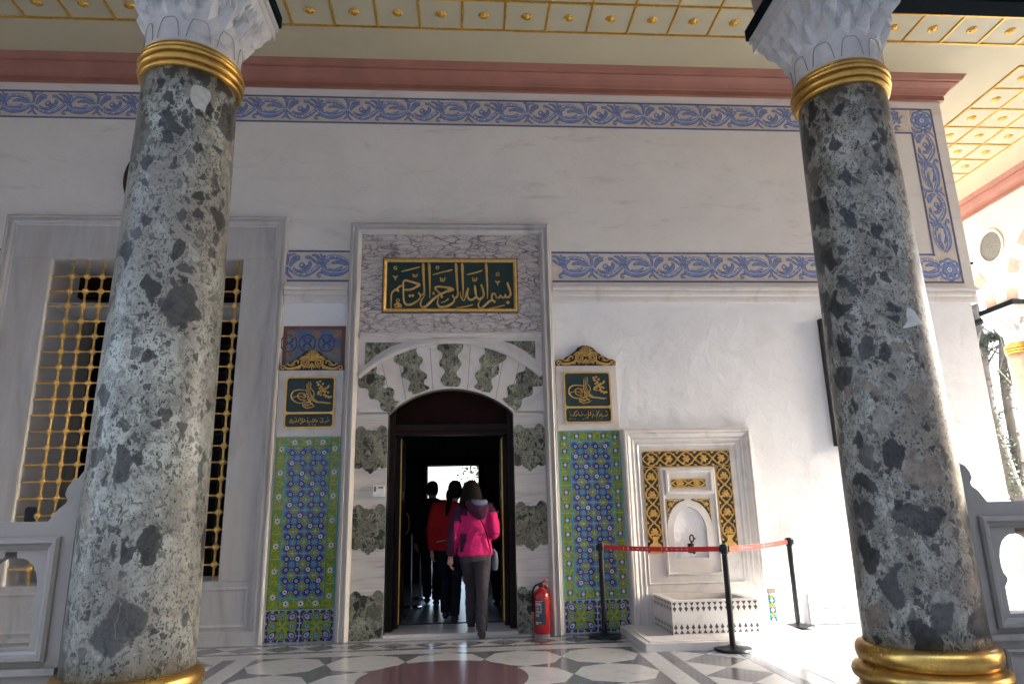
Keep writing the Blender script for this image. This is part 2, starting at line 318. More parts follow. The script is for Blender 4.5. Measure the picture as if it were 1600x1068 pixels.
# ---------------------------------------------------------------- traced ornament: brush strokes (x, z, width) in metres
BASMALA=[[(-0.806,4.15,0.0095),(-0.81,4.137,0.0095),(-0.822,4.132,0.0095),(-0.833,4.137,0.0095),(-0.838,4.15,0.0095),(-0.834,4.162,0.0095),(-0.822,4.167,0.0095),(-0.811,4.162,0.0095),(-0.806,4.15,0.0095)],[(-0.748,4.104,0.0082),(-0.646,4.132,0.015),(-0.534,4.163,0.0137)],[(-0.855,4.046,0.0068),(-0.838,4.043,0.0149),(-0.822,4.016,0.0135),(-0.821,3.994,0.0068)],[(-0.794,4.048,0.0068),(-0.811,4.037,0.0136),(-0.822,4.014,0.0108)],[(-0.611,4.073,0.0095),(-0.607,4.043,0.0095),(-0.595,4.038,0.0095),(-0.589,4.064,0.0095),(-0.584,4.038,0.0095),(-0.569,4.042,0.0095),(-0.56,4.073,0.0095)],[(-0.721,3.926,0.0176),(-0.758,3.922,0.023),(-0.791,3.894,0.0202),(-0.816,3.873,0.0175)],[(-0.816,3.883,0.0135),(-0.79,3.865,0.0297),(-0.775,3.851,0.0162)],[(-0.812,3.879,0.0229),(-0.847,3.851,0.0189),(-0.863,3.808,0.0161),(-0.865,3.737,0.0148),(-0.862,3.638,0.0094)],[(-0.724,3.908,0.0162),(-0.726,3.965,0.0176),(-0.705,3.993,0.0203),(-0.671,3.987,0.0231),(-0.589,3.962,0.0271),(-0.524,3.939,0.0272)],[(-0.524,3.939,0.0244),(-0.615,3.887,0.0244),(-0.669,3.874,0.023),(-0.72,3.878,0.0176)],[(-0.724,3.937,0.0162),(-0.722,3.808,0.0175),(-0.715,3.737,0.0202),(-0.693,3.698,0.0255),(-0.659,3.688,0.0269),(-0.612,3.701,0.0242),(-0.559,3.733,0.0202),(-0.526,3.769,0.0162),(-0.523,3.804,0.0149),(-0.541,3.835,0.0244)],[(-0.495,4.209,0.0205),(-0.491,4.169,0.0315),(-0.487,4.06,0.0286),(-0.48,3.952,0.0231),(-0.474,3.865,0.0176),(-0.482,3.822,0.0203),(-0.509,3.808,0.0216),(-0.526,3.815,0.0203),(-0.54,3.844,0.0095)],[(-0.662,3.801,0.0027),(-0.644,3.801,0.0351),(-0.627,3.801,0.0027)],[(-0.628,3.804,0.0027),(-0.611,3.804,0.0351),(-0.593,3.804,0.0027)],[(-0.423,4.21,0.0206),(-0.42,4.17,0.0315),(-0.415,4.06,0.0259),(-0.41,3.916,0.019),(-0.409,3.772,0.0068)],[(-0.462,3.815,0.0041),(-0.504,3.751,0.0122),(-0.517,3.694,0.0189),(-0.491,3.655,0.0256),(-0.45,3.673,0.0283),(-0.383,3.744,0.0284),(-0.316,3.801,0.0271),(-0.262,3.83,0.0245),(-0.146,3.884,0.0232)],[(-0.146,3.891,0.0314),(-0.262,3.912,0.0245),(-0.324,3.914,0.0204),(-0.347,3.894,0.019),(-0.33,3.869,0.019),(-0.282,3.826,0.0204),(-0.275,3.808,0.0272),(-0.26,3.774,0.0271)],[(-0.381,3.83,0.0027),(-0.364,3.83,0.0353),(-0.346,3.83,0.0027)],[(-0.304,4.155,0.0096),(-0.309,4.143,0.0096),(-0.32,4.138,0.0096),(-0.332,4.143,0.0096),(-0.337,4.155,0.0096),(-0.332,4.168,0.0096),(-0.32,4.173,0.0096),(-0.309,4.168,0.0096),(-0.304,4.155,0.0096)],[(-0.376,4.064,0.0082),(-0.263,4.097,0.0151),(-0.146,4.128,0.0137)],[(-0.283,4.028,0.0096),(-0.279,3.991,0.0096),(-0.267,3.985,0.0096),(-0.26,4.017,0.0096),(-0.255,3.985,0.0096),(-0.239,3.989,0.0096),(-0.23,4.028,0.0096)],[(-0.304,3.787,0.0054),(-0.316,3.737,0.0122),(-0.314,3.694,0.0189),(-0.288,3.661,0.0257),(-0.248,3.66,0.0244),(-0.194,3.676,0.023),(-0.146,3.705,0.0204)],[(-0.275,3.716,0.0081),(-0.234,3.726,0.0081),(-0.187,3.762,0.0177)],[(-0.767,3.74,0.0094),(-0.772,3.727,0.0094),(-0.784,3.722,0.0094),(-0.797,3.727,0.0094),(-0.802,3.74,0.0094),(-0.797,3.753,0.0094),(-0.785,3.759,0.0094),(-0.772,3.753,0.0094),(-0.767,3.74,0.0094)],[(-0.827,3.676,0.0147),(-0.787,3.705,0.0228),(-0.74,3.676,0.0175)],[(-0.82,3.655,0.0107),(-0.78,3.662,0.0228),(-0.734,3.657,0.0107)],[(-0.787,3.715,0.0201),(-0.773,3.666,0.0268)],[(-0.816,3.631,0.0067),(-0.814,3.613,0.0067)],[(-0.791,3.63,0.0067),(-0.792,3.613,0.0067)],[(-0.769,3.627,0.0067),(-0.759,3.613,0.0067)],[(-0.74,3.63,0.0067),(-0.742,3.613,0.0067)],[(-0.099,4.211,0.0207),(-0.095,4.171,0.0317),(-0.091,4.061,0.0288),(-0.082,3.916,0.0246),(-0.076,3.823,0.0191),(-0.091,3.783,0.0218),(-0.118,3.774,0.0191),(-0.14,3.805,0.0204)],[(-0.12,3.776,0.015),(-0.118,3.744,0.0163),(-0.146,3.701,0.019),(-0.193,3.671,0.023),(-0.22,3.658,0.023)],[(-0.2,3.893,0.03),(-0.131,3.879,0.0259),(-0.2,3.851,0.0245)],[(-0.201,4.106,0.0137),(-0.14,4.13,0.0096)],[(-0.027,4.212,0.0207),(-0.023,4.171,0.0317),(-0.02,4.062,0.0275),(-0.014,3.88,0.0192),(-0.015,3.773,0.0068)],[(-0.047,3.851,0.0055),(-0.04,3.787,0.0136),(-0.011,3.742,0.0177),(0.011,3.765,0.015),(0.021,3.823,0.0123),(0.047,3.896,0.0233),(0.04,3.844,0.0178),(0.037,3.794,0.0232),(0.066,3.753,0.0246),(0.106,3.757,0.0246),(0.142,3.787,0.0205)],[(0.128,3.931,0.0206),(0.133,3.866,0.0288),(0.144,3.794,0.0246),(0.175,3.76,0.0232),(0.216,3.778,0.0233),(0.235,3.816,0.0219),(0.223,3.881,0.0261),(0.204,3.94,0.0234)],[(0.101,4.029,0.0096),(0.105,3.993,0.0096),(0.117,3.987,0.0096),(0.124,4.019,0.0096),(0.128,3.987,0.0096),(0.143,3.991,0.0096),(0.153,4.029,0.0096)],[(0.036,4.067,0.0083),(0.129,4.091,0.0152),(0.219,4.121,0.0124)],[(0.264,4.213,0.0208),(0.267,4.172,0.0319),(0.27,4.062,0.0276),(0.277,3.917,0.0206),(0.278,3.762,0.0069)],[(0.199,3.753,0.0055),(0.171,3.701,0.0137),(0.174,3.655,0.0204),(0.201,3.643,0.0232),(0.242,3.678,0.026),(0.298,3.728,0.026),(0.332,3.744,0.0247),(0.372,3.721,0.0302)],[(0.335,3.741,0.0164),(0.329,3.794,0.0178),(0.344,3.827,0.0192),(0.369,3.822,0.0192),(0.388,3.781,0.0179),(0.415,3.775,0.0179),(0.436,3.807,0.0138),(0.453,3.779,0.0179),(0.48,3.782,0.0179),(0.495,3.818,0.0138),(0.499,3.784,0.0193),(0.533,3.784,0.0248),(0.556,3.816,0.0248),(0.551,3.867,0.0249),(0.531,3.925,0.0277),(0.522,3.968,0.018)],[(0.424,4.074,0.0097),(0.418,4.06,0.0097),(0.405,4.055,0.0097),(0.393,4.06,0.0097),(0.388,4.074,0.0097),(0.393,4.087,0.0097),(0.406,4.093,0.0097),(0.419,4.087,0.0097),(0.424,4.074,0.0097)],[(0.371,3.983,0.0069),(0.39,3.977,0.0152),(0.403,3.954,0.0124),(0.402,3.928,0.0069)],[(0.433,3.984,0.0069),(0.415,3.977,0.0138),(0.403,3.954,0.011)],[(0.5,3.717,0.0027),(0.522,3.717,0.044),(0.544,3.717,0.0027)],[(-0.091,3.65,0.0081),(0.011,3.665,0.015),(0.104,3.688,0.0123)],[(0.297,3.643,0.0082),(0.393,3.66,0.0151),(0.483,3.683,0.0123)]]
TUGHRA_L=[[(-1.793,2.671,0.007),(-1.852,2.677,0.0105),(-1.91,2.675,0.0117),(-1.95,2.651,0.0128),(-1.962,2.606,0.014),(-1.942,2.564,0.0128),(-1.897,2.533,0.0116),(-1.844,2.526,0.0105),(-1.804,2.548,0.007)],[(-1.791,2.624,0.007),(-1.832,2.638,0.0082),(-1.873,2.635,0.0093),(-1.889,2.611,0.0105),(-1.87,2.575,0.0105),(-1.828,2.559,0.0093),(-1.793,2.562,0.0058)],[(-1.966,2.575,0.0058),(-1.935,2.594,0.0082),(-1.889,2.605,0.007),(-1.842,2.599,0.0082),(-1.818,2.579,0.007)],[(-1.831,2.617,0.0117),(-1.808,2.614,0.0164),(-1.804,2.593,0.014),(-1.823,2.579,0.0082)],[(-1.795,2.749,0.007),(-1.789,2.713,0.0094),(-1.79,2.677,0.0082)],[(-1.776,2.768,0.0071),(-1.772,2.725,0.0094),(-1.768,2.683,0.0082)],[(-1.756,2.773,0.0071),(-1.749,2.731,0.0094),(-1.754,2.689,0.0082)],[(-1.75,2.696,0.007),(-1.716,2.658,0.0094),(-1.708,2.616,0.0105),(-1.718,2.597,0.0059)],[(-1.793,2.677,0.0082),(-1.785,2.628,0.0105),(-1.747,2.574,0.0117),(-1.687,2.537,0.0152),(-1.628,2.534,0.0164),(-1.552,2.523,0.0164),(-1.512,2.525,0.0059)],[(-1.764,2.683,0.0082),(-1.738,2.616,0.0094),(-1.694,2.561,0.0105),(-1.658,2.54,0.007)],[(-1.781,2.68,0.007),(-1.761,2.622,0.0082),(-1.718,2.568,0.0082),(-1.681,2.543,0.0058)],[(-1.791,2.52,0.0093),(-1.826,2.512,0.0128),(-1.825,2.494,0.0128),(-1.794,2.473,0.0116),(-1.76,2.472,0.0105),(-1.719,2.481,0.0093),(-1.692,2.495,0.007)],[(-1.784,2.604,0.0082),(-1.766,2.544,0.0105),(-1.791,2.517,0.0093)],[(-1.764,2.568,0.0093),(-1.733,2.52,0.0105),(-1.705,2.493,0.0082)],[(-1.804,2.542,0.0082),(-1.745,2.529,0.0105)],[(-1.773,2.499,0.0093),(-1.718,2.52,0.0105)],[(-1.808,2.503,0.014),(-1.761,2.496,0.0117)],[(-1.752,2.556,0.0175),(-1.745,2.538,0.0117)],[(-1.777,2.472,0.0058),(-1.779,2.458,0.0035)],[(-1.674,2.761,0.0082),(-1.637,2.718,0.0106),(-1.599,2.663,0.0106),(-1.574,2.614,0.0094),(-1.514,2.596,0.0059)],[(-1.549,2.714,0.0071),(-1.588,2.681,0.0082),(-1.612,2.675,0.0059)],[(-1.668,2.63,0.0059),(-1.622,2.645,0.0082)],[(-1.554,2.632,0.0082),(-1.544,2.647,0.0059),(-1.553,2.657,0.0071)],[(-1.692,2.764,0.0024),(-1.677,2.764,0.0283),(-1.663,2.764,0.0024)],[(-1.66,2.773,0.0024),(-1.645,2.773,0.0283),(-1.631,2.772,0.0024)],[(-1.628,2.745,0.0024),(-1.614,2.745,0.0283),(-1.599,2.745,0.0024)],[(-1.681,2.733,0.0024),(-1.667,2.733,0.0282),(-1.653,2.733,0.0024)],[(-1.642,2.712,0.0024),(-1.628,2.712,0.0282),(-1.614,2.712,0.0024)],[(-1.662,2.694,0.0023),(-1.648,2.694,0.0282),(-1.634,2.694,0.0024)],[(-1.603,2.693,0.0024),(-1.589,2.693,0.0282),(-1.575,2.693,0.0024)],[(-1.574,2.702,0.0024),(-1.56,2.702,0.0283),(-1.546,2.702,0.0024)],[(-1.563,2.72,0.0024),(-1.549,2.72,0.0283),(-1.535,2.72,0.0024)],[(-1.619,2.66,0.0023),(-1.605,2.66,0.0282),(-1.591,2.66,0.0024)],[(-1.59,2.657,0.0023),(-1.575,2.657,0.0282),(-1.561,2.657,0.0024)],[(-1.564,2.643,0.0024),(-1.55,2.643,0.0282),(-1.536,2.643,0.0024)],[(-1.676,2.63,0.0023),(-1.662,2.63,0.0281),(-1.648,2.63,0.0023)],[(-1.646,2.618,0.0023),(-1.632,2.618,0.0281),(-1.618,2.618,0.0023)],[(-1.671,2.652,0.0023),(-1.657,2.651,0.0282),(-1.643,2.651,0.0023)],[(-1.611,2.62,0.0023),(-1.597,2.619,0.0282),(-1.583,2.619,0.0023)],[(-1.587,2.6,0.0023),(-1.573,2.599,0.0282),(-1.559,2.599,0.0023)],[(-1.557,2.587,0.0023),(-1.543,2.587,0.0282),(-1.529,2.587,0.0023)],[(-1.531,2.596,0.0023),(-1.517,2.596,0.0282),(-1.503,2.596,0.0023)],[(-1.649,2.663,0.0023),(-1.634,2.663,0.0282),(-1.62,2.663,0.0023)],[(-1.629,2.681,0.0024),(-1.615,2.681,0.0282),(-1.601,2.681,0.0024)],[(-1.521,2.328,0.0047),(-1.537,2.324,0.0081),(-1.56,2.313,0.0081),(-1.577,2.295,0.0035)],[(-1.551,2.356,0.0023),(-1.546,2.356,0.0116),(-1.54,2.356,0.0023)],[(-1.593,2.34,0.0047),(-1.596,2.313,0.0081),(-1.618,2.306,0.0081),(-1.63,2.325,0.0046)],[(-1.618,2.351,0.0023),(-1.613,2.351,0.0093),(-1.608,2.35,0.0023)],[(-1.606,2.35,0.0023),(-1.601,2.35,0.0093),(-1.597,2.35,0.0023)],[(-1.654,2.328,0.0058),(-1.667,2.314,0.0081),(-1.676,2.317,0.0046)],[(-1.679,2.355,0.0058),(-1.681,2.314,0.0058)],[(-1.692,2.347,0.0058),(-1.693,2.311,0.0081),(-1.723,2.315,0.007),(-1.751,2.306,0.007)],[(-1.707,2.35,0.0058),(-1.708,2.317,0.0058)],[(-1.715,2.281,0.0023),(-1.709,2.281,0.0116),(-1.703,2.281,0.0023)],[(-1.686,2.28,0.0023),(-1.68,2.28,0.0116),(-1.675,2.28,0.0023)],[(-1.754,2.281,0.0023),(-1.75,2.281,0.0093),(-1.745,2.281,0.0023)],[(-1.743,2.281,0.0023),(-1.738,2.281,0.0093),(-1.734,2.281,0.0023)],[(-1.764,2.336,0.0058),(-1.76,2.306,0.007),(-1.768,2.303,0.0046)],[(-1.767,2.358,0.0023),(-1.762,2.358,0.0093),(-1.758,2.358,0.0023)],[(-1.793,2.33,0.007),(-1.781,2.315,0.0058)],[(-1.803,2.351,0.0058),(-1.806,2.31,0.0081),(-1.824,2.319,0.0046)],[(-1.826,2.357,0.0058),(-1.827,2.313,0.0069),(-1.837,2.292,0.0081),(-1.849,2.304,0.0046)],[(-1.84,2.354,0.0058),(-1.844,2.322,0.0058)],[(-1.86,2.356,0.0023),(-1.855,2.356,0.0093),(-1.85,2.356,0.0023)],[(-1.86,2.343,0.0058),(-1.867,2.316,0.0081),(-1.888,2.316,0.0069)],[(-1.887,2.355,0.0046),(-1.893,2.314,0.0069),(-1.907,2.308,0.0058)],[(-1.908,2.36,0.0023),(-1.903,2.36,0.0093),(-1.899,2.36,0.0023)],[(-1.911,2.326,0.0069),(-1.919,2.305,0.0069),(-1.927,2.293,0.0035)],[(-1.938,2.344,0.0058),(-1.937,2.308,0.0081),(-1.959,2.306,0.0069),(-1.966,2.32,0.0046)],[(-1.953,2.35,0.0046),(-1.953,2.317,0.0058)]]
TUGHRA_R=[[(1.389,2.699,0.0073),(1.331,2.705,0.011),(1.272,2.703,0.0122),(1.23,2.678,0.0134),(1.214,2.633,0.0146),(1.23,2.59,0.0134),(1.272,2.559,0.0122),(1.324,2.551,0.011),(1.366,2.573,0.0073)],[(1.387,2.651,0.0073),(1.347,2.665,0.0086),(1.306,2.662,0.0098),(1.287,2.638,0.011),(1.303,2.601,0.011),(1.343,2.584,0.0098),(1.378,2.588,0.0061)],[(1.207,2.601,0.0061),(1.24,2.62,0.0085),(1.287,2.632,0.0073),(1.333,2.625,0.0085),(1.356,2.606,0.0073)],[(1.346,2.644,0.0122),(1.369,2.64,0.0171),(1.371,2.619,0.0147),(1.35,2.606,0.0085)],[(1.395,2.779,0.0074),(1.397,2.742,0.0098),(1.393,2.705,0.0086)],[(1.416,2.797,0.0074),(1.415,2.754,0.0098),(1.415,2.711,0.0086)],[(1.437,2.803,0.0074),(1.439,2.76,0.0098),(1.43,2.717,0.0086)],[(1.434,2.724,0.0074),(1.465,2.686,0.0098),(1.468,2.643,0.011),(1.457,2.623,0.0061)],[(1.389,2.705,0.0086),(1.393,2.655,0.011),(1.425,2.6,0.0122),(1.482,2.563,0.0159),(1.54,2.559,0.0171),(1.615,2.548,0.0171),(1.655,2.55,0.0061)],[(1.419,2.711,0.0086),(1.439,2.643,0.0098),(1.477,2.587,0.011),(1.511,2.566,0.0073)],[(1.402,2.708,0.0074),(1.416,2.649,0.0086),(1.454,2.594,0.0086),(1.488,2.569,0.0061)],[(1.376,2.545,0.0098),(1.341,2.537,0.0134),(1.34,2.518,0.0134),(1.368,2.497,0.0122),(1.403,2.496,0.011),(1.444,2.505,0.0098),(1.473,2.52,0.0073)],[(1.392,2.631,0.0086),(1.403,2.57,0.011),(1.376,2.542,0.0098)],[(1.408,2.594,0.0098),(1.434,2.545,0.011),(1.459,2.517,0.0085)],[(1.365,2.567,0.0085),(1.423,2.554,0.011)],[(1.393,2.524,0.0097),(1.449,2.545,0.011)],[(1.358,2.527,0.0146),(1.404,2.521,0.0122)],[(1.419,2.582,0.0183),(1.424,2.563,0.0122)],[(1.385,2.497,0.0061),(1.382,2.481,0.0036)],[(1.517,2.79,0.0086),(1.55,2.747,0.0111),(1.582,2.691,0.0111),(1.603,2.641,0.0098),(1.66,2.622,0.0061)],[(1.638,2.743,0.0074),(1.595,2.709,0.0086),(1.571,2.703,0.0061)],[(1.51,2.658,0.0061),(1.558,2.673,0.0086)],[(1.624,2.66,0.0086),(1.635,2.675,0.0061),(1.627,2.684,0.0074)],[(1.5,2.793,0.0025),(1.514,2.793,0.0295),(1.528,2.793,0.0025)],[(1.533,2.803,0.0025),(1.547,2.802,0.0296),(1.561,2.802,0.0025)],[(1.562,2.774,0.0025),(1.576,2.774,0.0296),(1.59,2.774,0.0025)],[(1.507,2.762,0.0025),(1.521,2.762,0.0295),(1.535,2.762,0.0025)],[(1.544,2.74,0.0025),(1.558,2.74,0.0295),(1.572,2.74,0.0025)],[(1.523,2.722,0.0025),(1.537,2.722,0.0295),(1.551,2.722,0.0025)],[(1.581,2.722,0.0025),(1.595,2.722,0.0295),(1.609,2.721,0.0025)],[(1.611,2.731,0.0025),(1.625,2.731,0.0295),(1.639,2.73,0.0025)],[(1.624,2.749,0.0025),(1.638,2.749,0.0296),(1.652,2.749,0.0025)],[(1.562,2.688,0.0025),(1.576,2.688,0.0295),(1.59,2.688,0.0025)],[(1.591,2.685,0.0025),(1.605,2.684,0.0295),(1.619,2.684,0.0025)],[(1.615,2.671,0.0025),(1.629,2.671,0.0295),(1.643,2.671,0.0025)],[(1.502,2.658,0.0025),(1.516,2.657,0.0294),(1.53,2.657,0.0025)],[(1.53,2.645,0.0025),(1.544,2.645,0.0294),(1.559,2.645,0.0025)],[(1.509,2.679,0.0025),(1.523,2.679,0.0294),(1.537,2.679,0.0025)],[(1.566,2.647,0.0025),(1.58,2.646,0.0294),(1.594,2.646,0.0025)],[(1.588,2.626,0.0025),(1.602,2.626,0.0294),(1.616,2.626,0.0025)],[(1.617,2.614,0.0025),(1.631,2.613,0.0294),(1.645,2.613,0.0025)],[(1.643,2.623,0.0025),(1.658,2.622,0.0295),(1.672,2.622,0.0025)],[(1.533,2.691,0.0025),(1.547,2.691,0.0295),(1.561,2.691,0.0025)],[(1.554,2.71,0.0025),(1.568,2.709,0.0295),(1.582,2.709,0.0025)],[(1.656,2.366,0.0049),(1.649,2.345,0.0085),(1.627,2.343,0.0073),(1.612,2.34,0.0073),(1.599,2.328,0.0036)],[(1.639,2.397,0.0024),(1.645,2.397,0.0122),(1.651,2.397,0.0024)],[(1.647,2.388,0.0024),(1.652,2.388,0.0098),(1.657,2.388,0.0024)],[(1.592,2.373,0.0061),(1.588,2.343,0.0073),(1.576,2.346,0.0061)],[(1.574,2.373,0.0049),(1.567,2.346,0.0073),(1.55,2.325,0.0049)],[(1.566,2.31,0.0024),(1.571,2.31,0.0097),(1.576,2.31,0.0024)],[(1.578,2.31,0.0024),(1.583,2.31,0.0097),(1.588,2.31,0.0024)],[(1.564,2.41,0.0061),(1.546,2.368,0.0073),(1.526,2.32,0.0049)],[(1.522,2.305,0.0024),(1.528,2.305,0.0109),(1.533,2.304,0.0024)],[(1.53,2.404,0.0049),(1.534,2.368,0.0061),(1.515,2.35,0.0073),(1.505,2.329,0.0036)],[(1.497,2.362,0.0097),(1.485,2.35,0.0073),(1.476,2.317,0.0048)],[(1.459,2.393,0.0061),(1.46,2.357,0.0085),(1.436,2.351,0.0073)],[(1.473,2.399,0.0024),(1.478,2.399,0.0109),(1.483,2.399,0.0024)],[(1.433,2.405,0.0061),(1.433,2.345,0.0085),(1.416,2.318,0.0097),(1.396,2.324,0.0061)],[(1.419,2.363,0.0061),(1.394,2.351,0.0085),(1.376,2.357,0.0073)],[(1.369,2.308,0.0024),(1.375,2.308,0.0109),(1.38,2.308,0.0024)],[(1.37,2.37,0.0061),(1.351,2.349,0.0073),(1.327,2.352,0.0073),(1.314,2.391,0.0048)],[(1.351,2.383,0.0024),(1.356,2.383,0.0097),(1.361,2.383,0.0024)],[(1.304,2.37,0.0048),(1.291,2.346,0.0085),(1.27,2.35,0.006)],[(1.305,2.407,0.0048),(1.274,2.383,0.0073),(1.264,2.353,0.0073),(1.248,2.344,0.0048)],[(1.272,2.314,0.0024),(1.277,2.313,0.0097),(1.282,2.313,0.0024)],[(1.245,2.312,0.0024),(1.25,2.312,0.0097),(1.255,2.312,0.0024)],[(1.243,2.371,0.006),(1.236,2.35,0.0073),(1.227,2.338,0.0048)],[(1.217,2.389,0.006),(1.221,2.35,0.0073)],[(1.209,2.314,0.0024),(1.214,2.314,0.0097),(1.218,2.314,0.0024)],[(1.221,2.314,0.0024),(1.226,2.314,0.0097),(1.231,2.314,0.0024)]]
CREST=[[(-0.014,0.106,0.023),(-0.033,0.129,0.0227),(-0.061,0.139,0.0223),(-0.088,0.133,0.022),(-0.109,0.114,0.0217),(-0.117,0.089,0.0213),(-0.112,0.064,0.021),(-0.097,0.047,0.0207),(-0.075,0.041,0.0204),(-0.054,0.046,0.02),(-0.039,0.061,0.0197),(-0.034,0.08,0.0194),(-0.038,0.098,0.0191),(-0.05,0.11,0.0188),(-0.066,0.114,0.0185),(-0.081,0.109,0.0182),(-0.09,0.098,0.0178),(-0.093,0.085,0.0175),(-0.089,0.074,0.0172),(-0.081,0.067,0.0169),(-0.071,0.066,0.0165),(-0.063,0.07,0.0162),(-0.058,0.076,0.0159),(-0.058,0.083,0.0156),(-0.061,0.088,0.0153),(-0.066,0.09,0.015)],[(-0.12,0.127,0.012),(-0.115,0.066,0.0199),(-0.146,0.036,0.0298),(-0.181,0.024,0.0328),(-0.232,0.014,0.0298),(-0.281,0.019,0.0258),(-0.3,0.042,0.0208),(-0.324,0.05,0.0179),(-0.341,0.032,0.0168),(-0.333,0.009,0.0168),(-0.313,0.012,0.0139),(-0.313,0.027,0.0109)],[(-0.289,0.062,0.0119),(-0.269,0.074,0.0169),(-0.255,0.054,0.0169),(-0.225,0.064,0.0179),(-0.204,0.084,0.0179),(-0.173,0.109,0.0199),(-0.154,0.097,0.0179),(-0.155,0.071,0.0129)],[(-0.25,0.049,0.0099),(-0.22,0.051,0.0149),(-0.185,0.066,0.0149)],[(-0.143,0.117,0.01),(-0.112,0.145,0.02),(-0.071,0.157,0.022),(-0.042,0.142,0.013)],[(-0.07,0.177,0.01),(-0.045,0.182,0.015),(-0.026,0.152,0.01)],[(-0.028,0.015,0.01),(-0.011,0.045,0.0169),(-0.0,0.076,0.008)],[(-0.052,0.02,0.01),(-0.026,0.04,0.014),(-0.005,0.07,0.006)],[(-0.132,0.011,0.0119),(-0.124,0.036,0.0169),(-0.115,0.056,0.007)],[(-0.157,0.008,0.0079),(-0.137,0.026,0.0119),(-0.121,0.051,0.006)],[(-0.097,0.015,0.009),(-0.077,0.025,0.0119),(-0.057,0.035,0.006)],[(0.024,0.106,0.023),(0.045,0.129,0.0227),(0.074,0.138,0.0224),(0.101,0.132,0.0221),(0.12,0.113,0.0217),(0.126,0.087,0.0214),(0.119,0.063,0.0211),(0.101,0.046,0.0207),(0.079,0.04,0.0204),(0.059,0.046,0.0201),(0.045,0.061,0.0198),(0.041,0.08,0.0195),(0.047,0.098,0.0192),(0.061,0.11,0.0188),(0.077,0.113,0.0185),(0.091,0.108,0.0182),(0.1,0.097,0.0179),(0.101,0.084,0.0176),(0.096,0.073,0.0172),(0.087,0.066,0.0169),(0.077,0.065,0.0166),(0.07,0.069,0.0163),(0.066,0.076,0.0159),(0.066,0.082,0.0156),(0.07,0.087,0.0153),(0.074,0.089,0.015)],[(0.132,0.126,0.012),(0.121,0.065,0.02),(0.15,0.034,0.03),(0.184,0.021,0.033),(0.234,0.011,0.03),(0.284,0.016,0.026),(0.305,0.038,0.021),(0.331,0.046,0.0181),(0.346,0.028,0.017),(0.336,0.005,0.017),(0.316,0.008,0.014),(0.317,0.023,0.011)],[(0.296,0.059,0.012),(0.277,0.071,0.017),(0.261,0.051,0.017),(0.231,0.062,0.018),(0.212,0.082,0.018),(0.184,0.107,0.02),(0.163,0.095,0.018),(0.162,0.07,0.013)],[(0.256,0.046,0.01),(0.226,0.049,0.015),(0.191,0.064,0.015)],[(0.154,0.115,0.01),(0.125,0.143,0.02),(0.086,0.156,0.022),(0.055,0.141,0.013)],[(0.087,0.177,0.01),(0.062,0.182,0.015),(0.041,0.151,0.01)],[(0.029,0.015,0.01),(0.016,0.045,0.017),(0.007,0.075,0.008)],[(0.054,0.02,0.01),(0.03,0.04,0.014),(0.012,0.07,0.006)],[(0.134,0.009,0.012),(0.127,0.034,0.017),(0.121,0.055,0.007)],[(0.158,0.006,0.008),(0.139,0.024,0.012),(0.126,0.049,0.006)],[(0.099,0.014,0.009),(0.079,0.024,0.012),(0.06,0.035,0.006)],[(0.005,0.101,0.007),(0.007,0.157,0.017),(0.011,0.231,0.0201)],[(0.001,0.101,0.006),(-0.009,0.157,0.015),(-0.013,0.228,0.018)],[(-0.001,0.101,0.005),(-0.024,0.152,0.014),(-0.036,0.213,0.017)],[(-0.004,0.101,0.004),(-0.037,0.142,0.012),(-0.056,0.19,0.015)],[(0.004,0.078,0.008),(0.003,0.04,0.0179),(0.003,0.002,0.01)],[(0.008,0.101,0.006),(0.023,0.157,0.015),(0.034,0.228,0.0181)],[(0.011,0.101,0.005),(0.038,0.151,0.014),(0.056,0.213,0.0171)],[(0.013,0.101,0.004),(0.05,0.141,0.012),(0.074,0.189,0.015)]]
